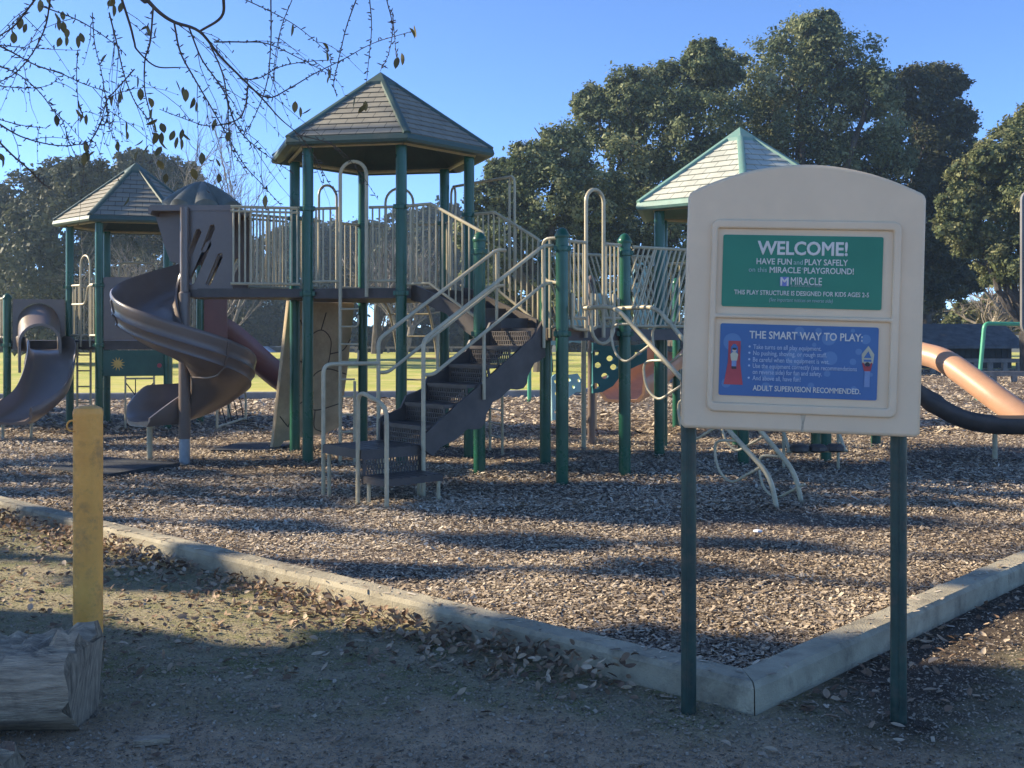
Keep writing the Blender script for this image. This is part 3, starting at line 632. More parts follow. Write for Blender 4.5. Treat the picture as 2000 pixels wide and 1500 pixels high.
for a_ in (212, 322):
    mb = MB(); fs_ = []
    for a in (a_ - .9, a_ + .9):
        ca, sa = math.cos(R(a)), math.sin(R(a)); fs_.append((Vector((SX, SY, zb(a))), Vector((ca, sa, 0)), Vector((0, 0, 1))))
    mb.sweep(fs_, [(r_ + (.014 if r_ > .5 else 0), h_ - .014) for r_, h_ in prof_out] + [(r_ - .004, h_ - .01) for r_, h_ in prof_in]); part('slide_seam', mb, 'brown_plastic', main, sp)
mb = MB(); mb.lathe((SX, SY, 0), [(.062, .34), (.066, .36), (.066, 2.0), (.05, 2.02), (.05, 2.98)], 18); part('slide_column', mb, 'brown_plastic', main, sp)
mb = MB(); mb.lathe((SX, SY, 0), [(.060, -.1), (.060, .36)], 18); part('slide_column_base', mb, 'grey_steel', main, sp)
mb = MB(); mb.tube([(SX - .51, SY - .02 + .35, -.1), (SX - .51, SY + .33, .5)], .033, 12); part('slide_leg', mb, 'tan_metal', main, sp)

# lower deck, its posts and rails
A935 = Vector((-.345, 11.4)); A1100 = Vector((.50, 10.72)); A1221 = Vector((1.19, 11.35)); A1064 = Vector((.38, 12.25))
for p, z in ((A935, 2.60), (A1100, 2.58), (A1221, 2.58), (A1064, 2.58)): post(main, p, z, collars=(1.54, z - .19))
deck(main, [along(A935, A1221, .03), along(A1100, A1064, .03), along(A1221, A935, .03), along(A1064, A1100, .03)], ZL, .13)
rail(main, along(A1100, A1221, .08), along(A1100, A1221, .36), ZL + .10, 2.47, 4)
rail(main, along(A1100, A1221, .66), along(A1100, A1221, .93), ZL + .10, 2.47, 4)
arch(main, along(A1100, A1221, .37), along(A1100, A1221, .65), ZL - .1, 3.02, r=.020)
for a_, b_ in ((.34, .70), (.12, .5)):          # drooping hand loops at the opening
    q0, q1 = along(A1100, A1221, a_).to_3d(), along(A1100, A1221, b_).to_3d(); dn = .12 if a_ > .2 else -.02
    on = Vector((.67, -.74, 0)) * (.10 if a_ > .2 else .03); mid = (q0 + q1) / 2
    pth = [q0 + on + Vector((0, 0, ZL + .35))] + [mid + on + (q1 - q0) / 2 * math.cos(math.pi * (1 + i / 10)) + Vector((0, 0, ZL + .02 - (dn + .06) * math.sin(math.pi * i / 10))) for i in range(11)] + [q1 + on + Vector((0, 0, ZL + .35))]
    mb = MB(); mb.tube(pth, .018); part('hand_loop', mb, 'tan_metal', main)
lp0, lp1 = along(A1100, A935, .06).to_3d(), along(A1100, A935, .22).to_3d()
mb = MB(); mb.tube(round_path([lp0 + Vector((0, 0, 2.50)), lp1 + Vector((0, 0, 2.50)), lp1 + Vector((0, 0, 2.08)), lp0 + Vector((0, 0, 2.05))], .09), .017)
mb.tube([along(lp0, lp1, .5) + Vector((0, 0, ZL - .1)), along(lp0, lp1, .5) + Vector((0, 0, 2.5))], .013); mb.tube([lp1 + Vector((0, 0, 1.30)), lp1 + Vector((0, 0, 2.12))], .015); part('hand_loop', mb, 'tan_metal', main)

# upper flight between tower (P1-P2) and lower deck (A935-A1064)
def curved_rail(a, b, flip):
    a3, b3 = a.to_3d(), b.to_3d(); mb = MB(); zs = lambda t: (2.98 if t < .32 else 2.98 - .36 * ((t - .32) / .68)); zl = lambda t: (2.10 if t < .3 else 2.10 - .44 * ((t - .3) / .7))
    mb.tube([a3.lerp(b3, t) + Vector((0, 0, zs(t))) for t in (0, .16, .32, .5, .7, .88, .96, 1.0)] + [b3 + Vector((0, 0, 2.50)), b3 + Vector((0, 0, 1.6))], .018)
    mb.tube([a3.lerp(b3, t) + Vector((0, 0, zl(t))) for t in (0, .15, .3, .5, .75, .97)], .016)
    for i in range(11):
        t = (i + .5) / 11.5; mb.tube([a3.lerp(b3, t) + Vector((0, 0, zl(t))), a3.lerp(b3, t) + Vector((0, 0, zs(t)))], .0115, 6)
    part('railing', mb, 'tan_metal', main)
dxy = (A935 - P1).normalized()
curved_rail(P1 + dxy * .10, A935 - dxy * .02 + Vector((.05, .06)), 1); curved_rail(P2 + dxy * .10, A1064 - dxy * .10, -1)
wv = (A1064 - A935).normalized(); uv_ = (P1 - A935).normalized()
us = MB()
for i in range(3):
    c = along(A935, A1064, .5).to_3d() + uv_.to_3d() * (.30 + i * .34); z = ZL + .115 * (i + 1)
    us.box(c + Vector((0, 0, z - .02)), (.36, .80, .04), uv_.to_3d(), wv.to_3d()); us.box(c - uv_.to_3d() * .17 + Vector((0, 0, z - .07)), (.012, .78, .11), uv_.to_3d(), wv.to_3d())
part('upper_steps', us, 'brown_deck', main)
for q in (.11, .89):
    o_ = along(A935, A1064, q).to_3d(); plate('stringer', 'brown_deck', main, [(.02, 1.48), (.02, 1.70), (.40, 1.84), (.80, 1.99), (1.10, 2.09), (1.16, 2.09), (1.16, 1.92), (.95, 1.88), (.6, 1.76), (.3, 1.56), (.15, 1.48)], [], .03, o_, uv_.to_3d(), (0, 0, 1))

# main stairs
S0 = Vector((-1.23, 10.26, 0)); EU = Vector((.765, .644, 0)).normalized(); EV = Vector((.644, -.765, 0))
RUN, WID, RISE, Z0 = .262, .64, .1792, .525
def riser(th, name, o, ux, w, h, parent=None):
    hs = []; n = int(w / .032)
    for r_ in range(3):
        for i in range(n):
            x = .025 + (w - .05) * (i + (.5 if r_ % 2 else .15)) / n; y = h * (.07 + .31 * r_); hs.append([(x, y), (x + .016, y), (x + .016, y + h * .25), (x, y + h * .25)])
    return plate(name, 'brown_deck', th, [(0, 0), (w, 0), (w, h), (0, h)], hs, .008, o, ux, (0, 0, 1), parent=parent, smooth=None)
for i in range(6):
    z = Z0 + RISE * (i + 1); o_ = S0 + EU * (RUN * i)
    st = MB(); st.box(o_ + EU * (RUN / 2) + EV * (WID / 2) + Vector((0, 0, z - .018)), (RUN + .03, WID, .032), EU, EV)
    if i < 5: 
        s_ = part('stair_tread', st, 'brown_deck', main)
    else: s_ = None
    riser(main, 'stair_riser', o_ + Vector((0, 0, z - RISE + .002)), EV, WID, RISE - .036, parent=s_)
for q in (-.018, WID + .018):
    o_ = S0 + EV * q; ol = []
    top = [(-.04, Z0 - .02), (-.03, Z0 + .20)]
    for i in range(6): x = RUN * i; z = Z0 + RISE * (i + 1); top += [(x + .01, z + .055), (x + RUN * .45, z + .085), (x + RUN * .8, z + .12)]
    if q > 0: top = [(-.03, Z0 - .02), (-.03, Z0 + .08)] + [(RUN * 5.0, ZL - RISE + .08)] + [(0, 0)]
    top = top[:-1] + [(RUN * 5.55, ZL + .08), (RUN * 5.6, ZL - .15)]
    bot = []
    for i in range(5, 0, -1):
        x = RUN * i; z = Z0 + RISE * i; bot += [(x + .17, z - .10), (x + .09, z - .15), (x + .02, z - .17)] if i % 2 else [(x + .20, z - .11), (x + .185, z - .19), (x + .14, z - .235), (x + .06, z - .245), (x - .02, z - .235), (x - .07, z - .26)]
    ol = top + bot + [(.18, Z0 - .03), (.1, Z0 - .10)]
    plate('stringer', 'brown_deck', main, ol, [], .03, o_, EU, (0, 0, 1))
# transfer platform and first step
def flatstep(name, c, sx, sy, z, t=.06):
    mb = MB(); mb.box(c + Vector((0, 0, z - t / 2)), (sx, sy, t), EU, EV)
    for i in range(7): mb.box(c + EU * (sx * (-.5 + (i + .5) / 7)) + Vector((0, 0, z + .003)), (sx / 7 - .012, sy * .96, .008), EU, EV)
    return part(name, mb, 'brown_deck', main)
PC = S0 - EU * .33 + EV * (WID / 2); flatstep('platform', PC, .64, WID + .02, Z0, .075)
SCt = S0 - EU * .33 + EV * (WID + .18); stp = flatstep('platform_step', SCt, .62, .34, .30, .055)
riser(main, 'step_riser', S0 - EU * .64 + EV * (WID + .012) + Vector((0, 0, .30)), EU, .62, .15, parent=stp)
def leg(p, z1, r=.018): 
    mb = MB(); mb.tube([(p[0], p[1], -.1), (p[0], p[1], z1)], r, 10); part('leg', mb, 'tan_metal', main)
for a_, b_, z_ in ((-.60, .02, Z0), (-.02, .02, Z0), (-.02, WID - .02, Z0), (-.05, WID + .32, .28), (-.60, WID + .05, .28)): leg(S0 + EU * a_ + EV * b_, z_)
# stair handrails
hr = MB(); up = Vector((0, 0, 1)); QB = S0 - EU * .66 + EV * -.04; LBK = S0 + EU * .0 - EV * .04
def sl(q, t, z): return S0 + EV * q + EU * t + up * z
topz = lambda t: 1.50 + (t / RUN) * RISE * .93
for q in (-.05, WID + .05):
    e = RUN * 5.5
    hr.tube(round_path([sl(q, -.02, 0.0 if q > 0 else 0.2), sl(q, -.02, topz(-.02)), sl(q, e, topz(e)), sl(q, e + .12, topz(e))], .07), .0195)
    hr.tube(round_path([sl(q, -.02, 1.17), sl(q, .09, 1.17), sl(q, e, topz(e) - .38), sl(q, e + .1, topz(e) - .37)], .05), .0175)
    hr.tube([sl(q, RUN * 2.6, Z0 + RISE * 2.2), sl(q, RUN * 2.6, topz(RUN * 2.6) - .38)], .016)
    hr.tube([sl(q, e, ZL - .2), sl(q, e, topz(e))], .0165)
hr.tube(round_path([sl(-.05, -.62, -.1), sl(-.05, -.62, 1.26), sl(-.05, -.02, 1.26)], .09), .0195)
part('handrail', hr, 'tan_metal', main)
hr = MB(); a_ = S0 - EU * .66 + EV * (WID - .03); b_ = S0 - EU * .62 + EV * (WID + .36)
hr.tube(round_path([a_ - up * .1, a_ + up * 1.05, b_ + up * .93, b_ - up * .1], .12), .0195); part('handrail', hr, 'tan_metal', main)

lb = MB(); la, lc = gp(957, 878), gp(981, 884)
for q in (la, lc): lb.tube([q - up * .15, Vector((q.x, q.y, 1.0)), Vector((q.x - .15, q.y - .35, 1.55))], .017, 8)
for k in range(5): lb.tube([Vector((la.x, la.y, .25 + .17 * k)), Vector((lc.x, lc.y, .25 + .17 * k))], .012, 6)
part('ladder', lb, 'tan_metal', main)
# right tower (pale roof) joined by a clatter bridge
T2C = Vector((2.83, 13.35)); T2 = hexp(T2C, 1.12, 140)       # 140, 200, 260, 320, 20, 80
for p in T2: post(main, p, 3.08, cap=False, collars=(1.54,))
deck(main, hexp(T2C, 1.10, 140), ZL)
hex_roof(main, T2C, 1.42, 140, 3.02, 4.06, 'shingle_pale', 'trim_pale')
rail(main, A1221 + Vector((.08, .05)), T2[2] - Vector((.08, .05)), ZL + .02, 2.46, 22, lean=.2)
rail(main, A1064 + Vector((.08, .05)), T2[1] - Vector((.08, .05)), ZL + .02, 2.46, 22, lean=-.2)
deck(main, [A1064, A1221, T2[2], T2[1]], ZL - .01, .12, name='bridge_deck')
for a_, b_ in ((0, 1), (4, 5), (5, 0)): rail(main, along(T2[a_], T2[b_], .06), along(T2[a_], T2[b_], .94), ZL + .08, 2.46, 8)
# ladder of bent pipes from the lower deck
sm = along(A1100, A1221, .5).to_3d(); sn = Vector((.67, -.74, 0)); sd = (A1221 - A1100).normalized().to_3d(); pl = MB(); rg = MB()
for s_, t0, t1 in ((-.19, .02, .46), (.19, .14, .66)):
    b0 = sm + sd * s_; foot = b0 + sn * 2.36
    pl.tube(round_path([b0 + sn * t0 + up * 1.80, b0 + sn * t1 + up * 1.81, b0 + sn * 2.26 + up * .32, foot + up * -.1], .14, 7), .022, 12)
    for k in range(4):
        t = t1 + .22 + k * .42; zt = 1.81 - (t - t1) / (2.26 - t1) * 1.49; p = b0 + sn * t + up * zt
        sl_ = (sn * (2.26 - t1) - up * 1.49).normalized(); dn = (up * -1 - sn * .65).normalized()
        rg.tube(smooth_path([p - sl_ * .02, p + dn * .18 - sl_ * .20, p + dn * .34 - sl_ * .06, p + dn * .33 + sl_ * .12, p + dn * .16 + sl_ * .22, p + sl_ * .30], 6), .0125)
pp = part('pipe_ladder', pl, 'tan_metal', main); part('pipe_loop', rg, 'tan_metal', main, pp)
# brown pod steps up to the right tower
pc = MB(); pt = MB(); d0 = Vector((3.30, 11.62, .30)); dd = (Vector((3.1, 12.45, 1.5)) - d0)
for i in range(5):
    c = d0 + dd * (i / 4.4)
    for j in (-1, 0, 1): pc.lathe(c + Vector((.2 * j, .04 * j, -.04)), [(.07, 0), (.105, .02), (.105, .06), (.07, .085)], 8)
    pc.box(c + Vector((0, .0, -.0)), (.56, .05, .05)); pt.tube([c + Vector((-.34, -.03, -.03)), c + Vector((.34, .05, -.03))], .016, 8)
for sx in (-.3, .3): pt.tube([d0 + Vector((sx, 0, -.03)), d0 + dd + Vector((sx, 0, -.03))], .02, 8); pt.tube([d0 + Vector((sx, .25, -.4)), d0 + Vector((sx, .25, .3))], .018, 8)
qq = part('pod_climber', pc, 'brown_deck', main); part('climber_frame', pt, 'tan_metal', main, qq)
# brown wave slide leaving the right tower
wsl = chute(main, 'wave_slide', [(3.80, 13.18, 1.52), (4.30, 13.05, 1.20), at(1788, 777, 12.9), at(1830, 806, 12.8), at(1880, 830, 12.7), at(1940, 841, 12.6), at(2020, 842, 12.45), at(2080, 838, 12.35)], 'brown_deck', w=.5, wall=.145)
mb = MB(); mb.tube([(5.66, 12.60, -.1), (5.66, 12.60, .5)], .028, 10); part('slide_leg', mb, 'tan_metal', main, wsl)

# ================================================================== left play structure
T3C = Vector((-6.12, 17.5)); T3 = hexp(T3C, 1.0, 197)         # 197, 257, 317, 17, 77, 137
left = Thing('play_structure', 'smaller play structure at the left with tan hexagonal roof, tunnel hood and wide brown slide', 'playground', (T3C.x, T3C.y, 0))
ZD = 1.43
for p in T3: post(left, p, 3.32, cap=False, r=.06, collars=(1.36, 2.28))
deck(left, hexp(T3C, .98, 197), ZD, .14)
hex_roof(left, T3C, 1.25, 197, 3.25, 4.28, 'shingle_tan', 'trim_mid')
def lrail(a, b, t0, t1, n, zt=2.3): rail(left, along(a, b, t0), along(a, b, t1), ZD + .08, zt, n)
L0, L1, L2, L3, L4, L5 = T3
lrail(L0, L1, .06, .36, 3); lrail(L0, L1, .70, .94, 3); arch(left, along(L0, L1, .38), along(L0, L1, .70), ZD - .1, 2.76)
mb = MB(); mb.tube(round_path([along(L0, L1, .06).to_3d() + up * 2.0, along(L0, L1, .55).to_3d() + up * 2.0, along(L0, L1, .62).to_3d() + up * 2.28, along(L0, L1, .94).to_3d() + up * 2.3], .09), .018); part('hand_loop', mb, 'tan_metal', left)
arch(left, along(L4, L5, .2), along(L4, L5, .8), ZD, 2.74, flat=True); arch(left, along(L3, L4, .2), along(L3, L4, .8), ZD, 2.72, flat=True)
lrail(L3, L4, .05, .2, 2); lrail(L4, L5, .05, .2, 2); lrail(L5, L0, .06, .94, 7)
ax = (L2 - L1).to_3d()
gp_ = plate('activity_panel', 'brown_plastic', left, rrect(.06, 0, ax.length - .06, .97, .03), [], .04, L1.to_3d() + up * 1.44, ax, (0, 0, 1), bevel=.006)
mb = MB(); nrm3 = ax.normalized().cross(up); nrm3 = nrm3 if nrm3.y < 0 else -nrm3; cc = L1.to_3d() + ax * .36 + up * 1.78 + nrm3 * .03
mb.tube([cc + ax.normalized() * (.10 * math.cos(R(a))) + up * (.10 * math.sin(R(a))) for a in range(40, 330, 15)], .012, 6); mb.tube([cc + ax.normalized() * .09 - up * .06, cc + ax.normalized() * .03 - up * .0], .012, 6)
part('spinner_ring', mb, 'grey_steel', left, gp_)
gp2 = plate('picture_panel', 'panel_green', left, rrect(.02, 0, ax.length - .02, .40, .03), [], .035, L1.to_3d() + up * .88, ax, (0, 0, 1), bevel=.005)
sun_pts = []
for i in range(24): r_ = (.11 if i % 2 else .05); sun_pts.append((.27 + r_ * math.cos(math.pi * i / 12), .19 + r_ * math.sin(math.pi * i / 12)))
plate('sun_motif', 'sun_yellow', left, sun_pts, [], .008, L1.to_3d() + up * .88 + nrm3 * .020, ax, (0, 0, 1), parent=gp2)
plate('flower_motif', 'fig_red', left, circ(.88, .16, .035, n=12), [], .008, L1.to_3d() + up * .88 + nrm3 * .020, ax, (0, 0, 1), parent=gp2)
mb = MB(); o_ = L1.to_3d() + ax * .38; e_ = L1.to_3d() + ax * .80
for q in (o_, e_): mb.tube([q, q + up * .9], .015, 8)
mb.tube([o_ + up * .84, e_ + up * .84], .014, 8); part('rope_frame', mb, 'tan_metal', left)
mb = MB(); mb.tube(smooth_path([o_ + up * .78, o_.lerp(e_, .5) + up * .55, e_ + up * .78], 6), .01, 6); mb.tube([o_.lerp(e_, .35) + up * .84, o_.lerp(e_, .35) + up * .1], .008, 6); part('rope', mb, 'rubber', left)
# ladder beneath the left deck
mb = MB(); q0 = at(151, 700, 17.0); q1 = at(177, 700, 17.0)
for q in (q0, q1): mb.tube([Vector((q.x, q.y, 0)), Vector((q.x, q.y, 1.4))], .018, 8)
for k in range(5): mb.tube([Vector((q0.x, q0.y, .2 + .25 * k)), Vector((q1.x, q1.y, .2 + .25 * k))], .013, 6)
part('ladder', mb, 'tan_metal', left)
# slide bay: corner post, tunnel panel, slide
LP = Vector(((14 - 1000) / F * 16.9, 16.9)); post(left, LP, 2.15, r=.058, collars=(1.36,))
deck(left, [tuple(LP + Vector((.02, .06))), tuple(L0 + Vector((-.02, -.1))), tuple(L5), tuple(LP + Vector((-.1, 1.1)))], ZD - .002, .13)
axp = (L0 - LP).to_3d(); wp = axp.length; cx = wp * .5; axn = axp.normalized(); fn = axn.cross(up); fn = fn if fn.y < 0 else -fn
hole = [(cx + .30, .02)] + [(cx + .30 * math.cos(R(a)), .42 + .32 * math.sin(R(a))) for a in range(0, 181, 15)] + [(cx - .30, .02)]
tp = plate('tunnel_panel', 'brown_plastic', left, rrect(.08, .0, wp - .07, .80, .03), [[(x, min(y, .76)) for x, y in hole]], .05, LP.to_3d() + up * 1.28, axp, (0, 0, 1), bevel=.006)
mb = MB(); prn = []; 
def ap_(r_, z_): return [(r_ * math.cos(R(a)), z_ + r_ * math.sin(R(a))) for a in range(0, 181, 12)]
outer = [(.305, -.05)] + ap_(.305, .40) + [(-.305, -.05)]; inner = [(-.265, -.05)] + ap_(.265, .40)[::-1] + [(.265, -.05)]
fr = []; o_ = LP.to_3d() + axn * cx + up * 1.30
for t in (0.0, .3, .62): fr.append((o_ + fn * t + axn * (.10 * t) - up * (.50 * t), axn, up))
mb.sweep(fr, outer + inner); hd = part('tunnel_hood', mb, 'brown_plastic', left, tp, smooth=40)
s0 = o_ + fn * .02 - up * .02; chute(left, 'wide_slide', [s0, at(98, 690, 16.55), at(99, 732, 16.1), at(82, 782, 15.5), at(42, 816, 14.95), at(18, 826, 14.65)], 'brown_plastic', w=.62, wall=.20)
mb = MB(); 
for sx in (-.2, .2): mb.tube([Vector((-6.95 + sx, 15.1, -.1)), Vector((-6.95 + sx, 15.1, .36))], .022, 8)
part('slide_leg', mb, 'tan_metal', left)
chute(left, 'side_slide', [LP.to_3d() + Vector((-.35, .6, 1.40)), LP.to_3d() + Vector((-.9, .35, 1.0)), LP.to_3d() + Vector((-1.6, .0, .4)), LP.to_3d() + Vector((-2.2, -.2, .3))], 'brown_plastic', w=.5)
rail(left, LP + Vector((-.05, .05)), LP + Vector((-.35, .5)), ZD + .05, 2.1, 3)
# red slide to the right-hand back
plate('end_panel', 'red_plastic', left, rrect(.07, 0, .45, 1.25, .03), [], .04, L3.to_3d() + up * 1.12, (1, 0, 0), (0, 0, 1), bevel=.006)
chute(left, 'red_slide', [tuple(at(405, 645, 18.2)), tuple(at(430, 662, 18.3)), tuple(at(480, 705, 18.6)), tuple(at(535, 750, 18.9)), tuple(at(580, 778, 19.2))], 'red_plastic', w=.5, wall=.30)

# ================================================================== rear play structure (teal panels and orange slides)
rear = Thing('play_structure', 'rear play structure with holed teal panels and orange slides behind the lower deck', 'playground', (1.2, 14.5, 0))
for (px, py, zt) in ((1140, 875, 1.62), (1162, 835, 1.0), (1352, 850, 1.2)):
    q = gp(px, py); mb = MB(); mb.tube([(q.x, q.y, -.1), (q.x, q.y, zt)], .032, 12); part('support', mb, 'tan_metal', rear)
q = gp(1711, 869); post(rear, (q.x, q.y), 2.5)
q = at(1155, 700, 14.3); post(rear, (q.x, q.y), 2.3, r=.05, m='brown_plastic')
qa = at(1157, 765, 14.2); qb = at(1265, 765, 14.6); axq = (qb - qa); axq.z = 0
k = axq.length / 108
hl = [circ(20 * k, (765 - y_) * .00690, 8.6 * k, .026, 14) for x_, y_ in ()]
def pxq(x_, y_): return ((x_ - 1157) * k, (765 - y_) * 14.35 / F)
outl = [pxq(*p) for p in ((1157, 768), (1175, 766), (1195, 755), (1208, 738), (1216, 728), (1262, 708), (1262, 672), (1240, 676), (1218, 674), (1195, 678), (1175, 676), (1157, 670))]
hl = []
for (x_, y_) in ((1163, 690), (1190, 701), (1167, 714), (1197, 718), (1180, 735), (1163, 754), (1210, 683), (1245, 690)): c_ = pxq(x_, y_); hl.append(circ(c_[0] + .0, c_[1], .060, .040, 16))
plate('holed_panel', 'teal_panel', rear, outl, hl, .04, qa, axq, (0, 0, 1))
qa = at(1080, 820, 14.6); qb = at(1142, 820, 14.9); axq = qb - qa; axq.z = 0; k2 = axq.length / 62
def pxr(x_, y_): return ((x_ - 1080) * k2, (820 - y_) * 14.7 / F)
outl = [pxr(*p) for p in ((1077, 822), (1088, 820), (1098, 800), (1112, 775), (1125, 766), (1142, 768), (1136, 742), (1128, 728), (1110, 730), (1092, 726), (1083, 728), (1077, 735))]
hl = [circ(*pxr(x_, y_), .028, .03, 14) for x_, y_ in ((1085, 743), (1112, 740), (1131, 742), (1120, 755), (1086, 768), (1084, 805))]
plate('wave_panel', 'teal_faded', rear, outl, hl, .04, qa, axq, (.0, .35, 1))
qa = at(1075, 690, 15.2); 
def pxs(x_, y_): return ((x_ - 1075) * 15.2 / F, (690 - y_) * 15.2 / F)
outl = [pxs(*p) for p in ((1075, 674), (1100, 674), (1118, 668), (1140, 671), (1148, 640), (1160, 600), (1185, 575), (1215, 565), (1245, 552), (1262, 515), (1250, 512), (1228, 548), (1190, 572), (1150, 574), (1125, 585), (1112, 610), (1100, 640), (1075, 645))]
hl = [circ(*pxs(x_, y_), .04, .045, 14) for x_, y_ in ((1086, 660), (1130, 655), (1122, 610), (1180, 585))]
plate('climbing_panel', 'teal_faded', rear, outl, hl, .05, qa, (1, 0, 0), (0, 0, 1))
for pts in (((1238, 640), (1262, 635), (1266, 600), (1258, 560), (1264, 520), (1240, 514), (1236, 560)), ((1266, 650), (1300, 650), (1304, 600), (1280, 590), (1268, 610))):
    plate('climbing_panel', 'teal_faded', rear, [pxs(*p) for p in pts][::-1], [circ(*pxs(sum(p[0] for p in pts) / len(pts), sum(p[1] for p in pts) / len(pts)), .04, .05, 12)], .05, qa, (1, 0, 0), (0, 0, 1))
chute(rear, 'orange_slide', [tuple(at(1330, 690, 17.6)), tuple(at(1300, 720, 17.2)), tuple(at(1265, 752, 16.6)), tuple(at(1228, 775, 15.9)), tuple(at(1215, 782, 15.5))], 'orange_plastic', w=.62, wall=.30)
mb = MB(); P_ = smooth_path([at(1690, 676, 18.6), at(1750, 680, 18.3), at(1800, 692, 17.9), at(1845, 706, 17.5), at(1900, 743, 17.0), at(1960, 788, 16.5), at(2060, 858, 15.9)], 10); frs = []
for i, p in enumerate(P_):
    t = (P_[min(i + 1, len(P_) - 1)] - P_[max(i - 1, 0)]).normalized(); sd_ = Vector((t.y, -t.x, 0)).normalized(); frs.append((p, sd_, sd_.cross(t)))
arcp = [(.20 * math.cos(R(a)), .20 * math.sin(R(a))) for a in range(-50, 231, 14)]; arcq = [(.178 * math.cos(R(a)), .178 * math.sin(R(a))) for a in range(-50, 231, 14)][::-1]
mb.sweep(frs, arcp + arcq); tb = part('orange_tube_slide', mb, 'orange_plastic', rear, smooth=50)
mb = MB(); q = at(1955, 800, 16.5); mb.tube([(q.x, q.y, -.1), (q.x, q.y, .55)], .03, 10); mb.box((q.x, q.y, .52), (.16, .06, .10)); part('slide_leg', mb, 'tan_metal', rear, tb)
deck(rear, [(2.6, 17.0), (5.6, 17.6), (5.6, 19.2), (2.6, 18.8)], 1.45, .12)
for p in ((2.6, 17.0), (5.6, 17.6), (5.6, 19.2), (2.6, 18.8)): post(rear, p, 2.4)

# ================================================================== welcome sign
sgn = Thing('welcome_sign', 'beige moulded welcome board with green and blue placards on two green posts', 'sign', (1.13, 4.35, 0))
YAW = R(-8); bux = Vector((math.cos(YAW), math.sin(YAW), 0)); bn_ = Vector((math.sin(YAW), -math.cos(YAW), 0))
for px, d_ in ((1345, 4.40), (1755, 4.29)):
    x = (px - 1000) / F * d_; mb = MB(); mb.lathe((x, d_, 0), [(.0315, -.2), (.0315, 1.4)], 18); mb.box((x - .004, d_ - .031, .62), (.010, .006, 1.15)); part('signpost', mb, 'sign_post', sgn)
PX = 4.345 / F; bc = at(1554, 848, 4.345) + bn_ * .055; tilt = R(-1.7)
bu = bux * math.cos(tilt) + up * math.sin(tilt); bv = up * math.cos(tilt) - bux * math.sin(tilt)
def S(px, py): return ((px) * PX, (py) * PX)                 # board pixels: x from the middle, y up from the bottom edge
hw = 223
ol = [S(-hw + 8, 7), S(hw - 8, 7), S(hw, 14)] + [S(hw - 2, 455), S(hw - 5, 463)]
ol += [S(x_, 466 + 54 * (1 - (x_ / 216) ** 2)) for x_ in range(214, -215, -18)] + [S(-hw + 5, 463), S(-hw + 2, 455), S(-hw, 14)]
bd = plate('sign_board', 'sign_beige', sgn, ol, [], .085, bc, bu, bv, bevel=.014, smooth=60)
fz = bn_ * .0425
rim = plate('sign_frame', 'sign_beige', sgn, rrect(*S(-175, 42), *S(177, 412), .030), [rrect(*S(-163, 230), *S(163, 395), .008), rrect(*S(-164, 60), *S(162, 222), .008)], .024, bc + fz + bn_ * .004, bu, bv, bevel=.008, parent=bd, smooth=60)
mat('grime', (0.50, 0.41, 0.28), 0.7, 0.3, 30)
plate('drip_stain', 'grime', sgn, [S(4, 10), S(8, 10), S(9, 26), S(13, 44), S(10, 52), S(5, 50), S(2, 40), S(5, 28)], [], .0006, bc + fz, bu, bv, parent=bd)
def placard(name, cx, cy, w, h, m):
    return plate(name, m, sgn, rrect(*S(cx - w / 2, cy - h / 2), *S(cx + w / 2, cy + h / 2), .008), [], .006, bc + fz + bn_ * .002, bu, bv)
FACE = fz + bn_ * .0062
def text(th, parent, s, cx, cy, width, m, bold=0.0, align='CENTER', height=None, off=0.0, name='lettering', shear=0.0):
    cu = bpy.data.curves.new('lettering', 'FONT'); cu.body = s; cu.size = 1.0; cu.align_x = 'LEFT'; cu.extrude = 0.001; cu.bevel_depth = bold; cu.bevel_resolution = 0; cu.shear = shear; cu.resolution_u = 3
    ob = bpy.data.objects.new('lettering', cu); COL.objects.link(ob); dg = bpy.context.evaluated_depsgraph_get()
    me = bpy.data.meshes.new_from_object(ob.evaluated_get(dg)); bpy.data.objects.remove(ob); bpy.data.curves.remove(cu)
    co = np.empty(len(me.vertices) * 3); me.vertices.foreach_get('co', co); co = co.reshape(-1, 3)
    w0 = co[:, 0].max() - co[:, 0].min(); sx = width * PX / w0; sy = (height * PX / 0.69) if height else sx
    co[:, 0] = (co[:, 0] - co[:, 0].min()) * sx - (width * PX / 2 if align == 'CENTER' else 0); co[:, 1] = (co[:, 1] - .345) * sy; co[:, 2] *= .0014 / max(1e-6, abs(co[:, 2]).max())
    me.vertices.foreach_set('co', co.astype(np.float32).ravel())
    o_ = bc + FACE + bn_ * off + bu * (cx * PX) + bv * (cy * PX)
    me.transform(Matrix.Translation(o_) @ Matrix((bu, bv, bn_)).transposed().to_4x4())
    return link(name, me, m, th, parent, None)
GC = (-4, 314); g = placard('green_placard', GC[0], GC[1], 297, 138, 'sign_green')
T = lambda s, x, y, w, m, **kw: text(sgn, g, s, GC[0] + x, GC[1] + y, w, m, **kw)
T('WELCOME!', 0, 45, 168, 'letter_white', bold=.03, height=24.5)
T('HAVE FUN', -52, 19, 66, 'letter_white', bold=.02, height=11); T('and', -7, 18.5, 17, 'letter_pale', height=9); T('PLAY SAFELY', 45, 19, 80, 'letter_white', bold=.02, height=11)
T('on this', -82, 3, 34, 'letter_pale', height=9); T('MIRACLE', -31, 3, 58, 'letter_white', bold=.02, height=11); T('\u00ae', 1.5, 6, 4, 'letter_pale', height=4); T('PLAYGROUND!', 50, 3, 92, 'letter_white', bold=.02, height=11)
lg = plate('logo_tile', 'logo_violet', sgn, rrect(*S(GC[0] - 40, GC[1] - 28), *S(GC[0] - 23, GC[1] - 10), .002), [], .002, bc + FACE, bu, bv, parent=g)
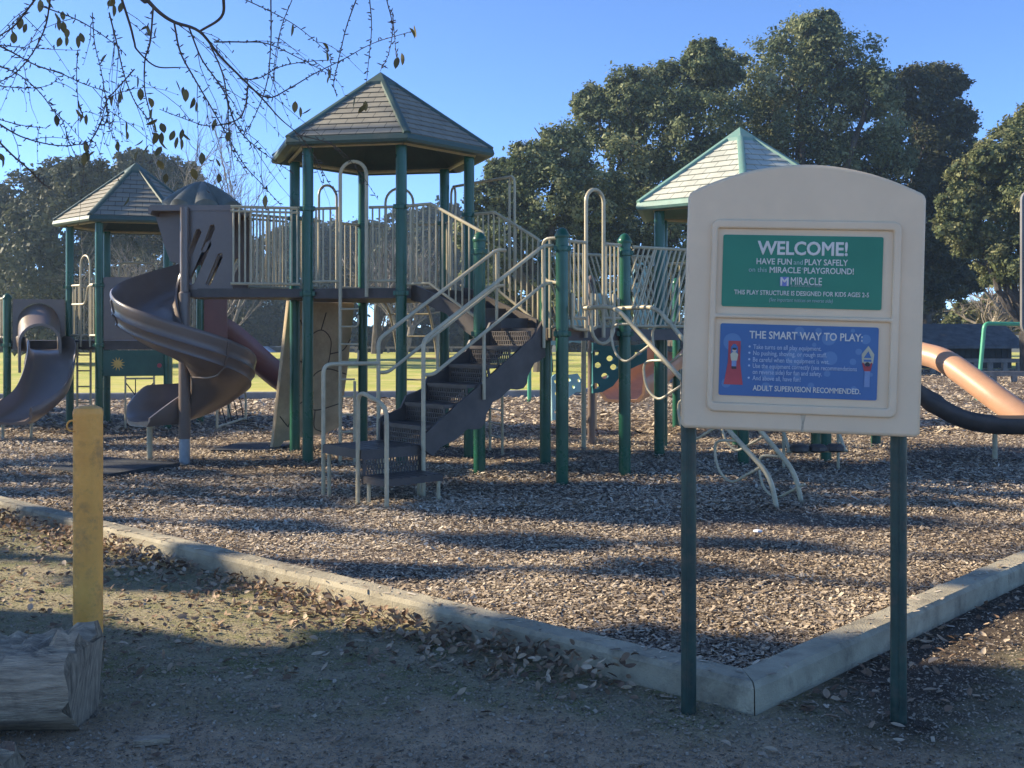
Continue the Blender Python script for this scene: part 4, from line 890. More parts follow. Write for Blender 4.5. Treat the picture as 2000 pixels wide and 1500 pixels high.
text(sgn, g, 'M', GC[0] - 31.5, GC[1] - 19, 15, 'letter_white', bold=.03, height=15, off=.0012)
T('MIRACLE', 9, -17.5, 58, 'letter_white', bold=.012, height=14); T('RECREATION EQUIPMENT COMPANY', 9, -27, 57, 'letter_pale', height=3)
T('THIS PLAY STRUCTURE IS DESIGNED FOR KIDS AGES 2-5', 0, -41, 250, 'letter_white', bold=.02, height=8.5)
T('(See important notices on reverse side)', 0, -54, 118, 'letter_pale', height=7, shear=.2)
BC = (-6, 143); b_ = placard('blue_placard', BC[0], BC[1], 294, 138, 'sign_blue')
bub = []; rb = random.Random(3)
for _ in range(34):
    r_ = rb.choice((4, 6, 9, 13, 17)); x = rb.uniform(-144 + r_, 144 - r_); y = rb.uniform(-67 + r_, 67 - r_)
    if all((x - a) ** 2 + (y - c) ** 2 > (r_ + d + 1) ** 2 for a, c, d in bub): bub.append((x, y, r_))
for x, y, r_ in bub: plate('bubble', 'sign_bubble', sgn, circ(*S(BC[0] + x, BC[1] + y), r_ * PX, n=24), [], .0008, bc + FACE - bn_ * .0008, bu, bv, parent=b_)
TB = lambda s, x, y, w, m='letter_blue', **kw: text(sgn, b_, s, BC[0] + x, BC[1] + y, w, m, **kw)
TB('THE SMART WAY TO PLAY:', 13, 49, 210, 'letter_white', bold=.022, height=14)
for s, y, w in (('Take turns on all play equipment.', 26, 127), ('No pushing, shoving, or rough stuff.', 14, 137), ('Be careful when the equipment is wet.', 1.5, 142), ('Use the equipment correctly (see recommendations', -10.5, 193), ('on reverse side) for fun and safety.', -22, 129), ('And above all, have fun!', -34, 90)):
    TB(s, -84, y, w, align='LEFT', height=8.5, bold=.012)
    if 'reverse' not in s: plate('bullet', 'letter_blue', sgn, circ(*S(BC[0] - 91, BC[1] + y), 2.0 * PX, n=12), [], .0012, bc + FACE, bu, bv, parent=b_)
TB('ADULT SUPERVISION RECOMMENDED.', 17, -53, 200, 'letter_white', bold=.022, height=10)
def fig(name, m, pts, off=0.0): plate(name, m, sgn, [S(BC[0] + x, BC[1] + y) for x, y in pts], [], .0012, bc + FACE + bn_ * off, bu, bv, parent=b_)
fig('slide_drawing', 'fig_red', [(-138, -48), (-102, -48), (-108, -5), (-108, 36), (-131, 36), (-131, -5)]); fig('slide_drawing', 'sign_blue', [(-126, 6), (-113, 6), (-113, 24), (-117, 30), (-122, 30), (-126, 24)], .0007)
fig('child_drawing', 'fig_cream', [(-125, -2), (-114, -2), (-112, 10), (-116, 14), (-123, 14), (-127, 10)], .0014); fig('child_drawing', 'fig_bluegrey', [(-124, -14), (-115, -14), (-115, -2), (-124, -2)], .0014)
fig('child_drawing', 'fig_skin', [(x - 119.5, y + 18) for x, y in circ(0, 0, 4, n=12)], .0014); fig('child_drawing', 'fig_dark', [(x - 119.5, y + 20.5) for x, y in circ(0, 0, 4, 2.2, n=12)], .002); fig('child_drawing', 'fig_dark', [(-124, -18), (-115, -18), (-115, -13), (-124, -13)], .002)
fig('rope_drawing', 'fig_cream', [(118, 0), (138, 0), (140, 18), (129, 34), (117, 18)]); fig('rope_drawing', 'sign_blue', [(121, 4), (135, 4), (135, 8), (121, 8)], .0007); fig('rope_drawing', 'sign_blue', [(121, 11), (135, 11), (129, 24)], .0007)
fig('climber_drawing', 'fig_red', [(122, -14), (134, -14), (137, 2), (134, 2), (132, -5), (124, -5), (121, 2), (118, 2)], .0014); fig('climber_drawing', 'fig_bluegrey', [(123, -44), (133, -44), (133, -14), (123, -14)], .0014); fig('climber_drawing', 'fig_dark', [(x + 128, y - 1) for x, y in circ(0, 0, 4.2, n=12)], .002)

# second sign only just in frame at the right edge
rs = Thing('notice_board', 'grey board with dark blue border cut off at the right edge of the photo', 'sign', (2.65, 5.0, 0))
q = at(1994, 370, 5.0); q2 = at(1994, 655, 5.0); hh = q.z - q2.z
b2 = plate('sign_board', 'sign_grey', rs, rrect(0, 0, .50, hh, .05), [], .02, (q2.x, 5.0, q2.z), (1, 0, 0), (0, 0, 1))
plate('border', 'sign_navy', rs, rrect(.010, .010, .49, hh - .010, .042), [rrect(.024, .024, .476, hh - .024, .03)], .004, (q2.x, 4.989, q2.z), (1, 0, 0), (0, 0, 1), parent=b2)
mb = MB(); mb.lathe((q2.x + .25, 5.04, 0), [(.03, -.1), (.03, q.z - .05)], 12); part('signpost', mb, 'grey_steel', rs)

# ================================================================== bollard, logs, mats
bo = Thing('bollard', 'weathered yellow steel bollard with rounded cap standing behind the log', 'bollard', (-2.07, 5.25, 0))
mb = MB(); prf = [(.069, -.2), (.069, 1.14), (.0705, 1.15), (.0705, 1.165), (.064, 1.182), (.04, 1.194), (.004, 1.197)]; mb.lathe((-2.07, 5.25, 0), prf, 32); part('tube', mb, 'yellow_paint', bo)
mb = MB(); mb.tube(circ3 := [Vector((-2.07, 5.25, 1.10)) + Vector((-.055 + .026 * math.cos(R(a)), -.052 - .002, .026 * math.sin(R(a)))) for a in range(0, 361, 24)], .005, 6); part('ring', mb, 'yellow_paint', bo)
def log_thing(label, c, L, r, yaw, m_end='bark_grey', cut=.55, seed=1):
    rr = random.Random(seed); th = Thing('log', label, 'log', c); NL, NA = 40, 36; C = Vector(c); ax = Vector((math.cos(yaw), math.sin(yaw), 0)); sy = Vector((-math.sin(yaw), math.cos(yaw), 0))
    vs = []; 
    for i in range(NL + 1):
        t = (i / NL - .5) * L
        for k in range(NA):
            a = 2 * math.pi * k / NA; q = r * (1 + .05 * math.sin(3 * a + i * .12) + .03 * math.sin(7 * a + 1) + rr.gauss(0, .007)); y, z = q * math.cos(a), q * math.sin(a)
            edge = abs(y) / r; lim = r * (cut - .14 * (1 - edge ** 2) * (1 + .4 * math.sin(i * .5))) + .022 * math.sin(i * 1.9 + k * .8) * math.sin(i * .63) + rr.gauss(0, .010)
            if i >= NL - 2: lim += .05 + .03 * math.sin(k * 1.3)
            if z > lim: z = lim
            e = rr.gauss(0, .012) if i in (0, NL) else 0
            vs.append(C + ax * (t + e) + sy * y + Vector((0, 0, z + r * .92)))
    mb = MB(); mb.add(vs, [(i * NA + k, i * NA + (k + 1) % NA, (i + 1) * NA + (k + 1) % NA, (i + 1) * NA + k) for i in range(NL) for k in range(NA)] + [tuple(range(NA))[::-1], tuple(NL * NA + k for k in range(NA))])
    me = bpy.data.meshes.new('log_wood'); me.from_pydata(mb.v, [], mb.f); me.update(); o = link('log_wood', me, 'bark_grey', th, None, 40)
    me.materials.append(MATS['rotten_wood']); me.materials.append(MATS['cut_wood'])
    for p in me.polygons:
        if abs(p.normal.dot(ax)) > .7: p.material_index = 2
        if p.normal.z > .55 and p.center.z > r * .92: p.material_index = 1
    return th
log_thing('hollowed grey log with rotten reddish core in the lower left corner', (-2.50, 4.22, 0), 1.62, .213, R(3), cut=.62, seed=2)
log_thing('smaller split log lying in front of the hollowed log at the bottom edge', (-2.35, 3.66, -.06), 1.3, .12, R(-6), cut=.4, seed=5)
mb = MB(); mb.box((-1.36, 4.06, .012), (.13, .05, .022), (.96, .28, 0), (-.28, .96, 0)); single('bark_piece', mb, 'bark_grey', 'flat piece of grey bark on the dirt right of the hollowed log', 'bark')
def mat_slab(label, pts, z0, z1):
    mb = MB(); mb.prism([tuple(p) for p in pts], z0, z1); single('rubber_mat', mb, 'rubber', label, 'mat')
mat_slab('dark rubber mat lying on the chips below the spiral slide exit', [(-5.35, 11.75), (-5.0, 12.75), (-3.72, 12.05), (-4.15, 11.05)], .05, .098)
mat_slab('flat dark rubber mat in front of the tan climbing wall', [(-3.75, 13.4), (-3.65, 14.4), (-2.9, 14.4), (-2.95, 13.35)], .05, .090)

# small climbing frame behind the spiral slide
cf = Thing('climbing_frame', 'low tan pipe frame with dark chains behind the spiral slide', 'climber', (-4.2, 15.5, 0))
mb = MB(); q0, q1 = gp(424, 838), gp(480, 822); q2 = gp(447, 815)
mb.tube(round_path([q1 - up * .1, Vector((q1.x, q1.y, .52)), at(468, 752, 16.8)], .1), .02, 8); mb.tube([q0 - up * .1, Vector((q0.x, q0.y, .42))], .02, 8); m2 = MB(); m2.tube([q2 - up * .1, Vector((q2.x, q2.y, .55))], .03, 8); part('support_post', m2, 'tan_metal', cf); mb.tube([Vector((q0.x, q0.y, .1)), Vector((q1.x, q1.y, .12))], .02, 8)
part('frame', mb, 'tan_metal', cf); mb = MB()
for k in range(4): mb.tube(smooth_path([q0.lerp(q1, .1 + k * .22) + up * .42, q0.lerp(q1, .2 + k * .22) + up * .22, q0.lerp(q1, .3 + k * .2) + up * .05], 5), .009, 5)
part('chain', mb, 'rubber', cf)
# green bar frames
def bar_frame(label, pa, pb, d, ztop, leanx=0.0):
    th = Thing('bar_frame', label, 'exercise bar', (pa, d, 0)); mb = MB(); mb.tube(round_path([(pa, d, -.1), (pa + leanx, d, ztop), (pb, d + .3, ztop - .03), (pb - leanx, d + .3, -.1)], .12), .045, 10); part('frame', mb, 'bright_green', th)
    return th
bar_frame('bright green bar frame beside the dark shed at the right', at(1908, 0, 24).x, at(2080, 0, 24).x, 24, 1.76, .17)
bar_frame('small green bar frame on the far edge of the chips behind the stairs', at(1034, 0, 23.5).x, at(1075, 0, 23.5).x, 23.5, 1.12)

# ================================================================== background: cars, shed, barriers, trees
def car(label, px, d, m, L=4.5):
    c = at(px, 0, d); zc = -1.0; th = Thing('parked_car', label, 'car', (c.x, d, zc)); prof = [(-.5, .35), (-.49, .75), (-.30, .88), (-.17, 1.38), (.20, 1.42), (.36, .95), (.49, .82), (.5, .35)]
    plate('body', m, th, [(x * L, z) for x, z in prof], [], 1.7, (c.x, d, zc), (1, 0, 0), (0, 0, 1), bevel=.08)
    plate('window', 'car_glass', th, [(-.27 * L, .92), (-.155 * L, 1.32), (.18 * L, 1.35), (.31 * L, .97)], [], 1.72, (c.x, d, zc), (1, 0, 0), (0, 0, 1))
    for x in (-.31, .31): plate('wheel', 'tyre', th, circ(0, 0, .32, n=20), [], 1.74, (c.x + x * L, d, zc + .32), (1, 0, 0), (0, 0, 1))
car('white car parked beyond the lawn left of the tan climbing wall', 498, 90, 'car_white'); car('dark grey car parked beyond the lawn beside the climbing wall', 545, 92, 'car_grey')
car('pale car parked beyond the lawn seen past the foot of the stairs', 668, 93, 'car_grey')
def barrier(label, x0, x1, d, zt, n):
    a, b = at(x0, 0, d), at(x1, 0, d); th = Thing('log_barrier', label, 'barrier', (a.x, d, 0)); mb = MB(); mb.box(((a.x + b.x) / 2, d, zt), (b.x - a.x, .14, .14)); part('rail', mb, 'wood_grey', th)
    for i in range(n): mb = MB(); x = a.x + (b.x - a.x) * (i + .5) / n; mb.box((x, d + .01, zt / 2 - .075), (.16, .16, zt - .004)); part('barrier_post', mb, 'wood_grey', th)
barrier('low timber barrier along the far lawn edge between tower posts', 600, 790, 82, .42, 9); barrier('low timber barrier along the far lawn edge behind the stairs', 800, 1010, 83, .42, 9)
barrier('weathered post and rail barrier in front of the dark shed', 1780, 2060, 40, .52, 10); barrier('nearer low rail barrier between lawn and chips right of the sign', 1840, 2080, 33, .30, 6)
barrier('grey post and rail fence left of the welcome sign behind the bridge', 1255, 1420, 36, .60, 8)
sh = Thing('shed', 'long low dark slatted shed with grey pitched roof behind the orange slide', 'shed', (at(1880, 0, 46).x, 46, 0))
xa, xb = at(1700, 0, 46).x, at(1980, 0, 46).x; mb = MB(); mb.box(((xa + xb) / 2, 47.6, .5), (xb - xa, 2.8, 1.2)); part('wall', mb, 'shed_dark', sh)
mb = MB(); 
for i in range(24): mb.box((xa + (xb - xa) * (i + .5) / 24, 46.18, .52), (.13, .03, 1.1))
part('slat', mb, 'wood_grey' if False else 'shed_dark', sh)
mb = MB(); mb.add([(xa - .3, 45.7, 1.0), (xb + .4, 45.7, 1.0), (xb + .3, 47.6, 1.95), (xa - .2, 47.6, 1.95), (xb + .4, 49.6, 1.0), (xa - .3, 49.6, 1.0), (xa - .3, 45.7, .88), (xb + .4, 45.7, .88), (xb + .4, 49.6, .88), (xa - .3, 49.6, .88)], [(0, 1, 2, 3), (3, 2, 4, 5), (6, 7, 1, 0), (0, 3, 5, 9, 6), (7, 8, 4, 2, 1), (9, 8, 7, 6), (5, 4, 8, 9)]); part('roof', mb, 'shed_roof', sh, smooth=None)

def crown_mesh(name, blobs, leaf, m, per=1.0, flat=0.75):
    C = []; Nn = []; T_ = []
    for (x, y, z, r_, dens) in blobs:
        nc = max(6, int(60 * dens)); v = rnd_unit(nc); rad = RNG.uniform(.45, 1.0, nc) ** .6
        cc = np.array([x, y, z]) + v * rad[:, None] * r_ * np.array([1, 1, .82])
        for c, vv in zip(cc, v):
            nl = int(RNG.uniform(90, 175) * per); cr = r_ * RNG.uniform(.16, .30)
            p = c + RNG.normal(size=(nl, 3)) * cr * np.array([.55, .55, .42]); C.append(p)
            Nn.append(np.tile(vv, (nl, 1)) * .55 + np.array([0, 0, .45])); T_.append(np.clip(RNG.normal(.42 + RNG.normal(0, .22), .12, nl), 0, 1))
    C = np.concatenate(C); Nn = np.concatenate(Nn) + RNG.normal(size=C.shape) * .55; T_ = np.concatenate(T_); n = len(C)
    Nn /= np.linalg.norm(Nn, axis=1, keepdims=True); a = np.cross(Nn, rnd_unit(n)); a /= np.linalg.norm(a, axis=1, keepdims=True); b = np.cross(Nn, a)
    s = leaf * RNG.lognormal(0, .35, n); return quads(name, C, a * (s * .62)[:, None], b * (s * .36)[:, None], T_, m)
def limb(mb, a, b, r0, r1, wob=.06, n=7, seg=7):
    a = Vector(a); b = Vector(b); L = (b - a).length; pts = [a.lerp(b, i / n) + Vector([random.gauss(0, wob * L * .5) if 0 < i < n else 0 for _ in range(3)]) for i in range(n + 1)]
    mb.tube(pts, [r0 + (r1 - r0) * i / n for i in range(n + 1)], seg); return pts
def tree(name, label, x, y, blobs, leaf, m, bark='bark_dark', tr=.4, group=None, per=1.0, z0=0.0, fork=1.6, limbs=9):
    th = Thing(name, label, 'tree', (x, y, 0), group)
    me = crown_mesh('crown', blobs, leaf, m, per); me.transform(Matrix.Translation(-th.L)); o = bpy.data.objects.new('crown', me); COL.objects.link(o); o.parent = th.o
    mb = MB(); f_ = Vector((x + random.uniform(-.3, .3), y, fork)); limb(mb, (x, y, -1.1 if y > 86 else -.2), f_, tr, tr * .8, .03, 5, 10)
    bl = sorted(blobs, key=lambda q: random.random())[:limbs]
    for (bx, by, bz, r_, _) in bl:
        mid = f_.lerp(Vector((bx, by, bz)), .5) + Vector((0, 0, -.12 * abs(bx - x))); p = limb(mb, f_, mid, tr * .5, tr * .3, .07, 5); e = Vector((bx, by, bz))
        limb(mb, mid, e, tr * .3, tr * .08, .08, 5)
        for k in range(3): limb(mb, mid.lerp(e, .3 + .25 * k), e + Vector([random.uniform(-.8, .8) * r_ for _ in range(3)]), tr * .13, .02, .08, 4, 5)
    part('trunk', mb, bark, th); return th
def B(lst, d, jit=1.0, sc=1.0): 
    out = []
    for t in lst:
        px, py, r_ = t[:3]; dd = d + (t[3] if len(t) > 3 else random.uniform(-1.5, 1.5) * jit); q = at(px, py, dd); out.append((q.x, q.y, q.z, r_ / F * d * sc, t[4] if len(t) > 4 else 1.0))
    return out
def gx(px, d): return at(px, 0, d).x
tree('oak_tree', 'tallest broad evergreen oak rising behind the welcome sign', gx(1545, 47), 47,
     B([(1580, 95, 78), (1520, 150, 90), (1640, 130, 80), (1480, 230, 95), (1570, 225, 110), (1665, 235, 95), (1700, 180, 55), (1540, 330, 120), (1640, 340, 110), (1440, 330, 100), (1600, 60, 45), (1720, 300, 70), (1500, 430, 110), (1620, 450, 110), (1550, 540, 100), (1700, 420, 80)], 47), .078, 'oak_leaves', tr=.5, limbs=12, fork=2.5)
tree('oak_tree', 'evergreen oak with rounded crown standing left of the tallest oak', gx(1290, 45), 45,
     B([(1240, 180, 62), (1310, 175, 70), (1190, 235, 72), (1280, 265, 95), (1370, 240, 85), (1400, 130, 58), (1370, 115, 40), (1160, 200, 40), (1200, 330, 95), (1310, 370, 105), (1390, 340, 90), (1250, 450, 100), (1350, 480, 100), (1170, 420, 80), (1290, 560, 90), (1420, 470, 80)], 45), .078, 'oak_leaves', tr=.5, limbs=12, fork=2.2)
tree('oak_tree', 'lower grey-green oak behind the arched railing right of the tower', gx(1060, 42), 42,
     B([(1090, 300, 62), (1040, 310, 50), (1010, 360, 55), (1080, 385, 85), (975, 335, 30), (955, 395, 45), (1150, 380, 70), (1000, 450, 75), (1100, 480, 85), (930, 455, 45), (1180, 480, 70), (1050, 560, 80), (1150, 570, 75), (960, 540, 60)], 42), .074, 'oak_leaves', tr=.42, limbs=10, fork=2.0)
tree('oak_tree', 'dark oak with dense crown right of the tallest oak', gx(1800, 50), 50,
     B([(1790, 175, 60), (1845, 165, 42), (1830, 230, 65), (1870, 240, 35), (1780, 270, 75), (1850, 310, 62), (1890, 320, 28), (1760, 370, 80), (1840, 390, 55), (1780, 470, 75), (1850, 480, 55), (1800, 560, 55), (1870, 545, 45)], 50), .085, 'dark_leaves', tr=.45, limbs=12, fork=2.2)
tree('oak_tree', 'sunlit yellowish oak leaning in at the right edge', gx(2010, 38), 38,
     B([(1893, 345, 40), (1935, 310, 42), (1975, 290, 50), (2010, 240, 45), (1925, 365, 62), (1880, 400, 45), (1985, 390, 75), (1940, 440, 60), (1870, 440, 40), (1900, 475, 40), (1990, 500, 62), (2040, 350, 90), (1950, 530, 42), (2040, 500, 80)], 38), .066, 'sunny_leaves', bark='bark_dark', tr=.32, limbs=11, fork=1.6)
for i, (lst, d, lab) in enumerate((
    ([(560, 560, 70), (500, 520, 60), (440, 500, 55), (600, 480, 55), (520, 600, 75), (440, 590, 70), (600, 600, 60), (560, 470, 30)], 100, 'dark woodland tree beyond the lawn between spiral slide and tower'),
    ([(660, 470, 40), (720, 465, 40), (680, 530, 60), (740, 540, 60), (640, 570, 50), (650, 620, 45)], 105, 'dark woodland tree seen through the tower railings'),
    ([(800, 450, 50), (860, 440, 50), (830, 500, 65), (780, 520, 55), (900, 480, 60), (880, 540, 60), (920, 560, 50), (840, 600, 40), (900, 630, 40)], 100, 'woodland tree seen between tower and stair railing'),
    ([(960, 600, 45), (1010, 620, 45), (930, 640, 35), (1080, 630, 50), (1150, 640, 50), (1220, 630, 50), (1290, 640, 50)], 95, 'low dark tree beyond the lawn behind the stairs'),
    ([(1400, 600, 60), (1480, 620, 60), (1560, 600, 60), (1640, 620, 60), (1720, 590, 60), (1790, 610, 40), (1840, 625, 28)], 70, 'shrubby dark tree behind the shed right of the sign'),
    ([(1890, 615, 28), (1930, 605, 30), (1980, 620, 30), (2030, 610, 40), (1860, 640, 20)], 60, 'small yellow-green tree above the shed roof'),
    ([(60, 400, 72), (130, 360, 55), (165, 350, 45), (20, 460, 80), (110, 450, 85), (190, 400, 40), (60, 540, 90), (150, 540, 85), (210, 470, 50), (30, 620, 70), (130, 630, 70), (-30, 420, 60)], 52, 'big oak at the left edge behind the small structure'),
    ([(265, 320, 32), (300, 330, 32), (345, 345, 40), (250, 370, 45), (320, 390, 50), (370, 380, 40), (280, 450, 60), (350, 460, 60), (400, 420, 40), (300, 540, 70), (390, 540, 70), (240, 580, 50), (330, 620, 60), (410, 620, 50)], 62, 'oak behind the scalloped slide dome'))):
    tree('background_tree', lab, gx(lst[0][0], d), d, B(lst, d, 1.5, 1.1), .12 if d < 80 else .22, ('sunny_leaves' if i == 5 else 'dark_leaves'), tr=.35, limbs=7, per=.6, group=None)
def hedge(label, x0, x1, d, zt, n=10):
    me = crown_mesh('hedge', [(gx(x0, d) + (gx(x1, d) - gx(x0, d)) * i / (n - 1), d + random.uniform(-1, 1), zt * .5, zt * .62, 1.4) for i in range(n)], .28, 'dark_leaves'); o = bpy.data.objects.new('hedge', me); COL.objects.link(o); tag(o, label, 'hedge')
hedge('dark hedge beyond the lawn at the far left', -900, 330, 88, 6.0, 26); hedge('dark hedge beyond the lawn behind the spiral slide', 330, 640, 98, 3.6); hedge('low dark hedge beyond the barriers below the tower deck', 640, 1010, 96, 1.9); hedge('low dark hedge far behind the right-hand bridge', 1120, 1700, 92, 2.6)
def bare_tree(label, x, y, top, n, spread, m='pale_twig', tr=.12, z0=1.5, seed=1, name='bare_tree'):
    th = Thing(name, label, 'tree', (x, y, 0)); rr = random.Random(seed); mb = MB(); tw = MB()
    st = [random.random() for _ in range(3)]
    def grow(a, d, L, r_, lv):
        n_ = 4; pts = [a]; 
        for i in range(n_):
            d = (d + Vector((rr.gauss(0, .16), rr.gauss(0, .16), rr.gauss(.05, .10)))).normalized(); pts.append(pts[-1] + d * L / n_)
        (mb if lv < 2 else tw).tube(pts, [r_ + (r_ * .45 - r_) * i / n_ for i in range(n_ + 1)], 5 if lv else 8, cap=False)
        if lv < 4:
            for k in range(n if lv < 3 else 3):
                p = pts[rr.randint(1, n_)]; nd = (d + Vector((rr.gauss(0, spread), rr.gauss(0, spread), rr.gauss(0, spread * .6)))).normalized(); grow(p, nd, L * rr.uniform(.5, .78), r_ * .5, lv + 1)
    for k in range(3): grow(Vector((x, y, 0)), Vector((rr.gauss(0, .2), rr.gauss(0, .2), 1)).normalized(), top * .48, tr, 0)
    part('trunk', mb, m, th); part('twigs', tw, m, th)
bare_tree('tall leafless tree behind the scalloped slide dome', gx(430, 55), 55, 11.5, 5, .42, seed=4)
bare_tree('leafless grey shrub seen under the left roof', gx(285, 40), 40, 5.2, 6, .75, tr=.06, seed=6, name='bare_shrub')
bare_tree('second leafless grey shrub left of the spiral slide', gx(250, 42), 42, 4.6, 6, .8, tr=.06, seed=9, name='bare_shrub')
bare_tree('pale leafless tree visible below the tower deck', gx(790, 75), 75, 8.0, 5, .5, tr=.22, seed=12)
bare_tree('dark crooked leafless tree below the tower deck', gx(735, 78), 78, 8.5, 4, .5, m='bark_dark', tr=.4, seed=15)
bare_tree('pale leaning leafless tree at the right edge above the shed', gx(1945, 55), 55, 6.5, 4, .6, m='bark_pale', tr=.22, seed=21)

# ------------------------------------------------------------------ tree overhanging from the left, with hanging twigs
ot = Thing('overhanging_tree', 'nearly bare tree whose thin twigs and last leaves hang in from the upper left', 'tree', (-4.6, 5.4, 0))
def Z(x, y, d): return at(x / 2.439, y / 2.439, d)
mb = MB(); limb(mb, (-4.6, 5.4, -.2), (-4.3, 5.4, 3.4), .16, .12, .02, 6, 10)
mb.tube(smooth_path([Vector((-4.3, 5.4, 3.3)), Vector((-3.2, 5.3, 3.75)), Vector((-2.3, 5.2, 3.6)), Z(700, 0, 5.1)], 5), [.06 - .0025 * i for i in range(16)], 8)
part('trunk', mb, 'bark_dark', ot)
br = MB(); tw = MB(); nodes = []
def bough(pts, d, r0, r1, mbx=None, dv=.25):
    r0 *= .75; r1 *= .75
    n = len(pts); P = smooth_path([Z(p[0], p[1], d + dv * (i / max(1, n - 1) - .5) * 2) for i, p in enumerate(pts)], 6); k = len(P) - 1
    (mbx or br).tube(P, [r0 + (r1 - r0) * i / k for i in range(k + 1)], 7)
    for i in range(2, len(P)): nodes.append((P[i], (P[i] - P[i - 1]).normalized()))
    if r0 < .0046:
        for i in range(1, len(P)):
            for _ in range(2):                            # buds along the shoots
                if random.random() < .8:
                    q = P[i - 1].lerp(P[i], random.random()); e = q + Vector((random.gauss(0, .012), random.gauss(0, .01), random.gauss(.002, .01))); tw.tube([q, q.lerp(e, .6), e], [.0014, .0032, .001], 5)
bough([(700, 0), (760, 60), (830, 105), (950, 150), (1050, 270), (1150, 370), (1250, 470), (1330, 560), (1400, 620)], 5.1, .013, .003)
bough([(575, -20), (620, 120), (640, 200), (655, 240), (740, 315), (850, 322)], 5.0, .008, .004)
bough([(1065, -20), (1055, 80), (950, 150)], 5.1, .010, .008); bough([(1020, 200), (1150, 200), (1280, 210), (1450, 290), (1560, 350)], 5.1, .005, .002)
bough([(1180, 410), (1280, 465), (1380, 420), (1500, 350), (1640, 280), (1780, 205), (1960, 150)], 5.2, .005, .002); bough([(1160, 380), (1240, 370), (1330, 320), (1450, 295), (1590, 285)], 5.0, .004, .002)
bough([(730, 30), (715, 200), (690, 290), (690, 430), (720, 560), (740, 660)], 5.0, .006, .0025); bough([(830, 110), (860, 250), (930, 380), (1000, 500), (1080, 640), (1160, 780), (1250, 880), (1340, 980)], 5.0, .006, .002)
bough([(900, 130), (960, 280), (1030, 380), (1080, 470), (1090, 600), (1100, 700), (1180, 830)], 5.2, .0055, .002); bough([(1000, 210), (1060, 350), (1090, 500), (1140, 620), (1220, 700), (1300, 760), (1400, 830)], 5.05, .005, .002)
bough([(1180, 410), (1170, 500), (1130, 570), (1000, 600), (890, 570), (760, 520)], 5.0, .005, .002); bough([(180, -20), (120, 60), (60, 130), (-20, 180)], 4.8, .006, .004)
bough([(-20, 210), (60, 250), (170, 310), (290, 350), (400, 400), (520, 440)], 4.9, .0055, .002); bough([(240, -10), (215, 130), (150, 260), (70, 350), (-20, 400)], 4.9, .005, .003)
bough([(-20, 310), (80, 350), (180, 430), (250, 520), (300, 580), (325, 670)], 5.0, .004, .002); bough([(-20, 580), (100, 650), (250, 690), (360, 690), (440, 660), (510, 520)], 4.9, .005, .002)
bough([(-20, 660), (60, 740), (130, 800), (190, 860), (240, 900)], 4.9, .006, .004); bough([(200, 30), (380, 100), (520, 190), (600, 260)], 5.0, .004, .002)
bough([(640, 330), (560, 420), (510, 480), (480, 580), (430, 680), (410, 740)], 5.0, .004, .002); bough([(520, 60), (560, 220), (590, 350), (640, 480), (700, 560), (730, 640)], 5.1, .005, .002)
bough([(1290, -10), (1290, 200), (1270, 400), (1210, 560), (1160, 640)], 5.1, .0045, .002); bough([(1395, -10), (1340, 130), (1310, 280), (1300, 400)], 5.2, .003, .0015)
bough([(1150, -10), (1300, 60), (1420, 130), (1540, 230), (1580, 280)], 5.2, .0035, .0015); bough([(1700, -10), (1650, 130), (1610, 300), (1590, 400), (1605, 460)], 5.2, .004, .002)
bough([(1760, -10), (1770, 130), (1755, 300), (1745, 400)], 5.1, .0035, .0015); bough([(1840, -10), (1870, 130), (1850, 260), (1810, 340)], 5.2, .0035, .0015); bough([(1870, 60), (1880, 180), (1890, 290)], 5.2, .003, .0015)
bough([(1400, 620), (1470, 700), (1550, 840), (1600, 930)], 5.1, .003, .0015); bough([(1420, 640), (1600, 700), (1720, 830), (1800, 950)], 5.2, .003, .0015)
bough([(370, 240), (365, 360), (375, 500), (400, 560)], 5.0, .003, .0015); bough([(440, 60), (450, 200), (480, 330), (500, 440), (520, 600), (560, 690)], 5.0, .003, .0015)
bough([(0, 410), (120, 420), (220, 410), (280, 375)], 5.0, .003, .0015); bough([(0, 570), (120, 600), (220, 610)], 4.9, .003, .0015); bough([(0, 215), (150, 230), (370, 240)], 5.1, .003, .0015)
rt = random.Random(11)
for _ in range(100):                                          # finer pendulous shoots
    p, d = rt.choice(nodes); L = rt.uniform(.12, .55); v = (d * .8 + Vector((rt.gauss(0, .5), rt.gauss(0, .4), rt.gauss(-.2, .45)))).normalized(); pts = [p]
    if (p.x / p.y * F + 1000) > 640: continue
    for i in range(6): v = (v + Vector((rt.gauss(0, .12), rt.gauss(0, .1), -.14))).normalized(); pts.append(pts[-1] + v * L / 6)
    if pts[-1].z < 2.05: continue
    tw.tube(pts, [.0018 - .00018 * i for i in range(7)], 5, cap=False)
    for i in range(1, 7):
        if rt.random() < .8: q = pts[i]; e = q + Vector((rt.gauss(0, .010), rt.gauss(0, .008), rt.gauss(.002, .009))); tw.tube([q, q.lerp(e, .6), e], [.0012, .0030, .001], 5)
part('branch', br, 'twig', ot); part('twig', tw, 'twig', ot)
lv = MB()
